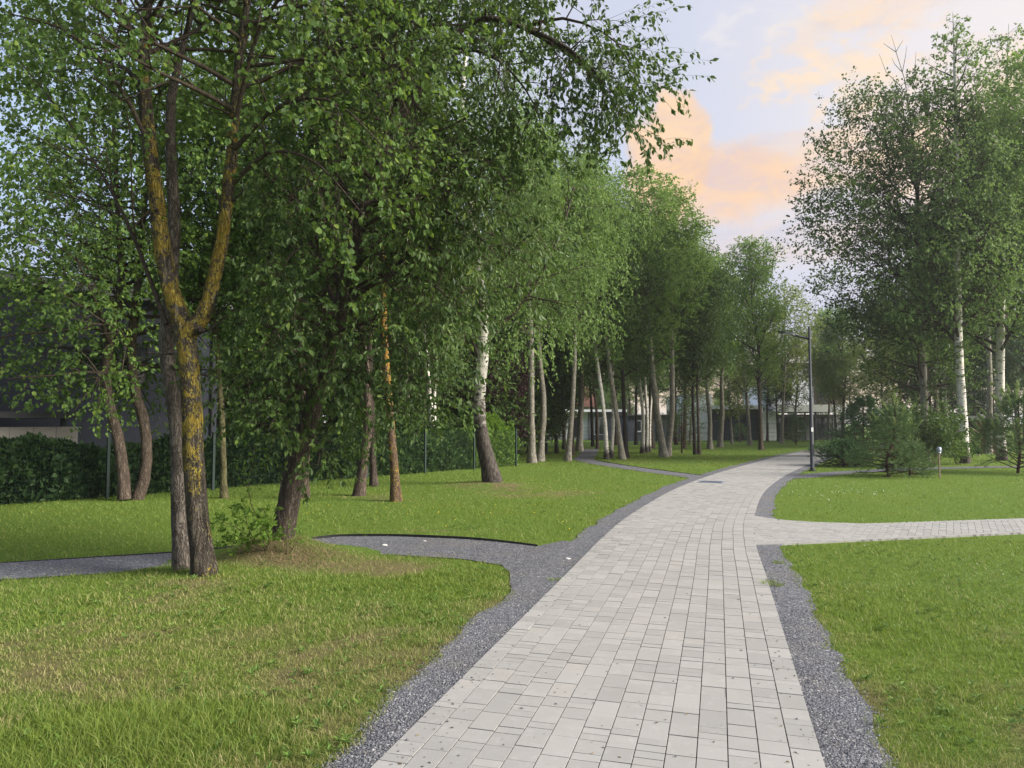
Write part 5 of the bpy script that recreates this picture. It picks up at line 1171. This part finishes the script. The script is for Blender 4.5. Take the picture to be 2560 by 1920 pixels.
# weed tufts on the gravel margins
def weed(label, x, y, n, h, seed, spread=.09):
    rng = np.random.default_rng(seed); a = rng.uniform(0, 6.28, n); rr = spread * np.sqrt(rng.random(n)); X, Y = rr * np.cos(a), rr * np.sin(a); hh = h * (.5 + .7 * rng.random(n)); bd = rng.uniform(.2, 1.0, n) * hh
    th = rng.uniform(0, 6.28, n); w_ = .0028
    def pt(f, s_): return np.stack([X + np.cos(th + 1.57) * w_ * s_ + np.cos(a) * bd * f * f, Y + np.sin(th + 1.57) * w_ * s_ + np.sin(a) * bd * f * f, hh * f * (1 - .25 * f)], 1)
    V = np.stack([pt(0, -1), pt(0, 1), pt(.6, .8), pt(.6, -.8), pt(1, 0)], 1).reshape(-1, 3); i = np.arange(n) * 5
    ob('weed_tuft', mk('weed_tuft', V, np.stack([i, i + 1, i + 2, i + 3], 1), np.stack([i + 3, i + 2, i + 4], 1), M_GRASS, False, {'dry': np.zeros(len(V))}), None, (x, y, .01), label=label, category='weed')
p, _ = path_pt(np.array([np.interp(8.0, CL[:, 1], CLs)]), np.array([HALF + .04])); weed('green weed tuft on the right edge of the paving', p[0][0], p[0][1], 160, .07, 1, .11)
p, _ = path_pt(np.array([np.interp(7.6, CL[:, 1], CLs)]), np.array([-HALF - .06])); weed('tiny weed tuft on the left edge of the paving', p[0][0], p[0][1], 70, .05, 2, .07)
p, _ = path_pt(np.array([np.interp(9.2, CL[:, 1], CLs)]), np.array([HALF + .2])); weed('small weed in the right gravel margin near the side path', p[0][0], p[0][1], 60, .06, 3, .07)

# ------------------------------------------------------------------ gravel chips and litter
ico = np.array([(1, 0, 0), (-1, 0, 0), (0, 1, 0), (0, -1, 0), (0, 0, 1), (0, 0, -1)], float); icf = np.array([(0, 2, 4), (2, 1, 4), (1, 3, 4), (3, 0, 4)])
def chips(x, y, z, smin, smax, rng):
    n = len(x); s = smin + (smax - smin) * rng.random(n) ** 2; v = ico[None, :5].repeat(n, 0) * (1 + .35 * rng.standard_normal((n, 5, 3))); v[:, :, 2] *= .6
    a = rng.uniform(0, 6.28, n); ca, sa = np.cos(a), np.sin(a)
    X = v[:, :, 0] * ca[:, None] - v[:, :, 1] * sa[:, None]; Y = v[:, :, 0] * sa[:, None] + v[:, :, 1] * ca[:, None]
    V = np.stack([x[:, None] + X * s[:, None], y[:, None] + Y * s[:, None], z[:, None] + v[:, :, 2] * s[:, None]], -1).reshape(-1, 3)
    return V, (icf[None] + (np.arange(n) * 5)[:, None, None]).reshape(-1, 3)
N = 330000; r = np.exp(rng.uniform(math.log(3.1), math.log(13), N)); th = rng.uniform(-.78, .62, N); x = r * np.sin(th); y = r * np.cos(th); d = path_d(x, y)
e = strip_w(x, y); jit = .03 * rng.standard_normal(N)
k = ((d < -HALF - .005) & (d > -HALF - left_w(y) - .04 - e + jit)) | ((d > HALF + .005) & (d < HALF + .33 + e + jit) & (y < 10.0)) | inpoly(x, y, GRAVEL1) & (d < -HALF)
spill = (np.abs(d) < HALF) & (((d + HALF) < .35 * rng.random(N) ** 3) & (rng.random(N) < .05) | ((d + HALF) < .7 * rng.random(N)) & (y > 9) & (y < 11) & (rng.random(N) < .05) | ((HALF - d) < .15) & (rng.random(N) < .012) | (rng.random(N) < .0012))
k = (k & (rng.random(N) < .9) | spill) & ~((gz(x, y) > .02) & (d < -HALF))
zz0 = np.where(spill, .033, np.clip(.026 - (np.abs(d) - HALF) * .04, .012, .026))
V, F = chips(x[k], y[k], zz0[k], .0035, .0105, rng)
ob('gravel', mk('gravel', V, None, F, M_STONE), kind='stuff', label='loose dark grey gravel chips beside the paving and on the footpath', category='gravel')
# pale stones and scraps lying about
M_PALE = mat('pale_stone', lambda t: pbsdf(t, t.mix(t.noise(t.obj(), 30.0), C(.45, .44, .43), C(.66, .65, .63)), .8))
for (lab, xx, yy, s_) in (('pale stone on the gravel at the path junction', 1420, 1397, .032), ('white scrap lying on the gravel path bend', 962, 1363, .034), ('small pale pebble on the gravel path bend', 1062, 1353, .02)):
    p = at(xx, yy, gd(yy)); rr = np.random.default_rng(int(xx)); 
    vv = np.array([(math.cos(a_) * cz, math.sin(a_) * cz, sz) for cz, sz in ((.75, -.5), (1, 0), (.7, .55)) for a_ in np.arange(8) * math.pi / 4] + [(0, 0, .8)]) * (1 + .18 * rr.standard_normal((25, 1))) * np.array([1.3, .9, .5]) * s_
    Qs = [(kk * 8 + j, kk * 8 + (j + 1) % 8, kk * 8 + 8 + (j + 1) % 8, kk * 8 + 8 + j) for kk in (0, 1) for j in range(8)]
    ob('stone', mk('stone', vv, Qs, [(16 + j, 16 + (j + 1) % 8, 24) for j in range(8)], M_PALE), None, (p[0], p[1], .02), label=lab, category='stone')
# clover and daisy heads in the lawns
M_FLOW = mat('white_petals', lambda t: pbsdf(t, C(.78, .78, .72), .7)); M_DAND = mat('yellow_petals', lambda t: pbsdf(t, C(.70, .52, .03), .7))
def flowers(label, spots, material, seed, s0):
    rng = np.random.default_rng(seed); X, Y = [], []
    for (cx, cy, sx, sy, n) in spots: X.append(rng.normal(cx, sx, n)); Y.append(rng.normal(cy, sy, n))
    X = np.concatenate(X); Y = np.concatenate(Y); k = ~is_hard(X, Y, .05); X, Y = X[k], Y[k]
    V, F = chips(X, Y, gz(X, Y) + rng.uniform(.04, .07, len(X)), s0 * .7, s0 * 1.2, rng)
    ob('wildflower', mk('wildflower', V, None, F, material), kind='stuff', label=label, category='flowers')
flowers('white clover heads scattered in the right lawn', [(8.4, 17.5, .9, .5, 45), (6.9, 16.6, .4, .8, 25), (10.5, 19.5, 2.5, 1.5, 40), (7.6, 20.3, .5, .4, 25), (5.5, 8.5, 1.5, 1.2, 10)], M_FLOW, 7, .011)
flowers('tiny white and yellow flower specks in the lawn behind the gravel path', [(-.3, 13.5, .8, .8, 25), (-2, 14, 1.5, 1, 18), (1.5, 17.5, 1.2, 1.2, 18)], M_DAND, 8, .012)

# ------------------------------------------------------------------ thin haze volume, added in place of lens glare to veil the trees
hm = bpy.data.materials.new('added_haze'); hm.use_nodes = True; ht = NT(hm.node_tree)
ht.set(ht.n('OutputMaterial'), 'Volume', ht.n('VolumePrincipled', {'Color': C(.92, .95, 1.0), 'Density': .0006, 'Anisotropy': .4}))
MB().box(-2700, 2700, -2700, 2700, -1.0, 24.0).build('haze', hm, kind='stuff', label='thin pale haze added over the whole park in place of lens glare', category='haze')

# ------------------------------------------------------------------ broad-leaved weeds in the lawn, fallen leaves and twigs on the hard ground
def rosettes(name, label, N, region, seed, smin, smax, material):
    rng = np.random.default_rng(seed); r = np.exp(rng.uniform(math.log(3.2), math.log(16), N)); th = rng.uniform(-.75, .75, N); x = r * np.sin(th); y = r * np.cos(th)
    k = ~is_hard(x, y, .04) & region(x, y) & (vnoise(x + 21, y, 1.1) + .35 * rng.random(N) > .62); x, y = x[k], y[k]; n = len(x); m = 6
    a = (np.arange(m)[None] * 6.283 / m + rng.random((n, 1)) * 6.28 + rng.normal(0, .25, (n, m))).ravel(); el = rng.uniform(.15, .8, n * m)
    Y_ = np.stack([np.cos(a) * np.cos(el), np.sin(a) * np.cos(el), np.sin(el)], 1); Z_ = np.stack([-np.cos(a) * np.sin(el), -np.sin(a) * np.sin(el), np.cos(el)], 1)
    pos = np.stack([np.repeat(x, m), np.repeat(y, m), np.repeat(gz(x, y), m) + rng.uniform(.01, .035, n * m)], 1)
    s = np.repeat(smin + (smax - smin) * rng.random(n), m) * rng.uniform(.6, 1.2, n * m)
    ob(name, leaf_mesh(name, [pos, np.cross(Y_, Z_), Y_, Z_, s, np.full(n * m, .75)], 'oval', material), kind='stuff', label=label, category='weeds')
L_WEED = leafmat('weed_leaf', [(0, C(.07, .13, .03)), (.6, C(.10, .18, .035)), (1, C(.16, .23, .06))], C(.16, .26, .04), .25)
rosettes('ground_weeds', 'broad-leaved weeds and clover growing among the grass', 3600, lambda x, y: x == x, 31, .018, .05, L_WEED)
n = 620; rr_ = np.exp(rng.uniform(math.log(3.3), math.log(15), n)); th = rng.uniform(-.6, .6, n); x = rr_ * np.sin(th); y = rr_ * np.cos(th); d = path_d(x, y); k = (np.abs(d) < HALF + .45) & (rng.random(n) < np.where(np.abs(d) > HALF - .25, .9, .30)); x, y = x[k], y[k]; n = len(x)
a = rng.uniform(0, 6.28, n); Y_ = np.stack([np.cos(a), np.sin(a), rng.normal(0, .12, n)], 1); Y_ = nrm(Y_); Z_ = np.array([0, 0, 1.]) + rng.normal(0, .25, (n, 3)); Z_ = nrm(Z_ - (Z_ * Y_).sum(1, keepdims=True) * Y_)
M_LITTER = mat('fallen_leaf', lambda t: pbsdf(t, t.ramp(t.rnd(), [(0, C(.05, .035, .022)), (.5, C(.12, .08, .04)), (.8, C(.20, .15, .07)), (1, C(.12, .16, .05))]), .8, spec=.2))
ob('leaf_litter', leaf_mesh('leaf_litter', [np.stack([x, y, np.full(n, .0345)], 1), np.cross(Y_, Z_), Y_, Z_, rng.uniform(.008, .026, n), rng.uniform(.4, 1.1, n)], 'oval', M_LITTER), kind='stuff', label='small fallen leaves and bits scattered on the paving', category='litter')
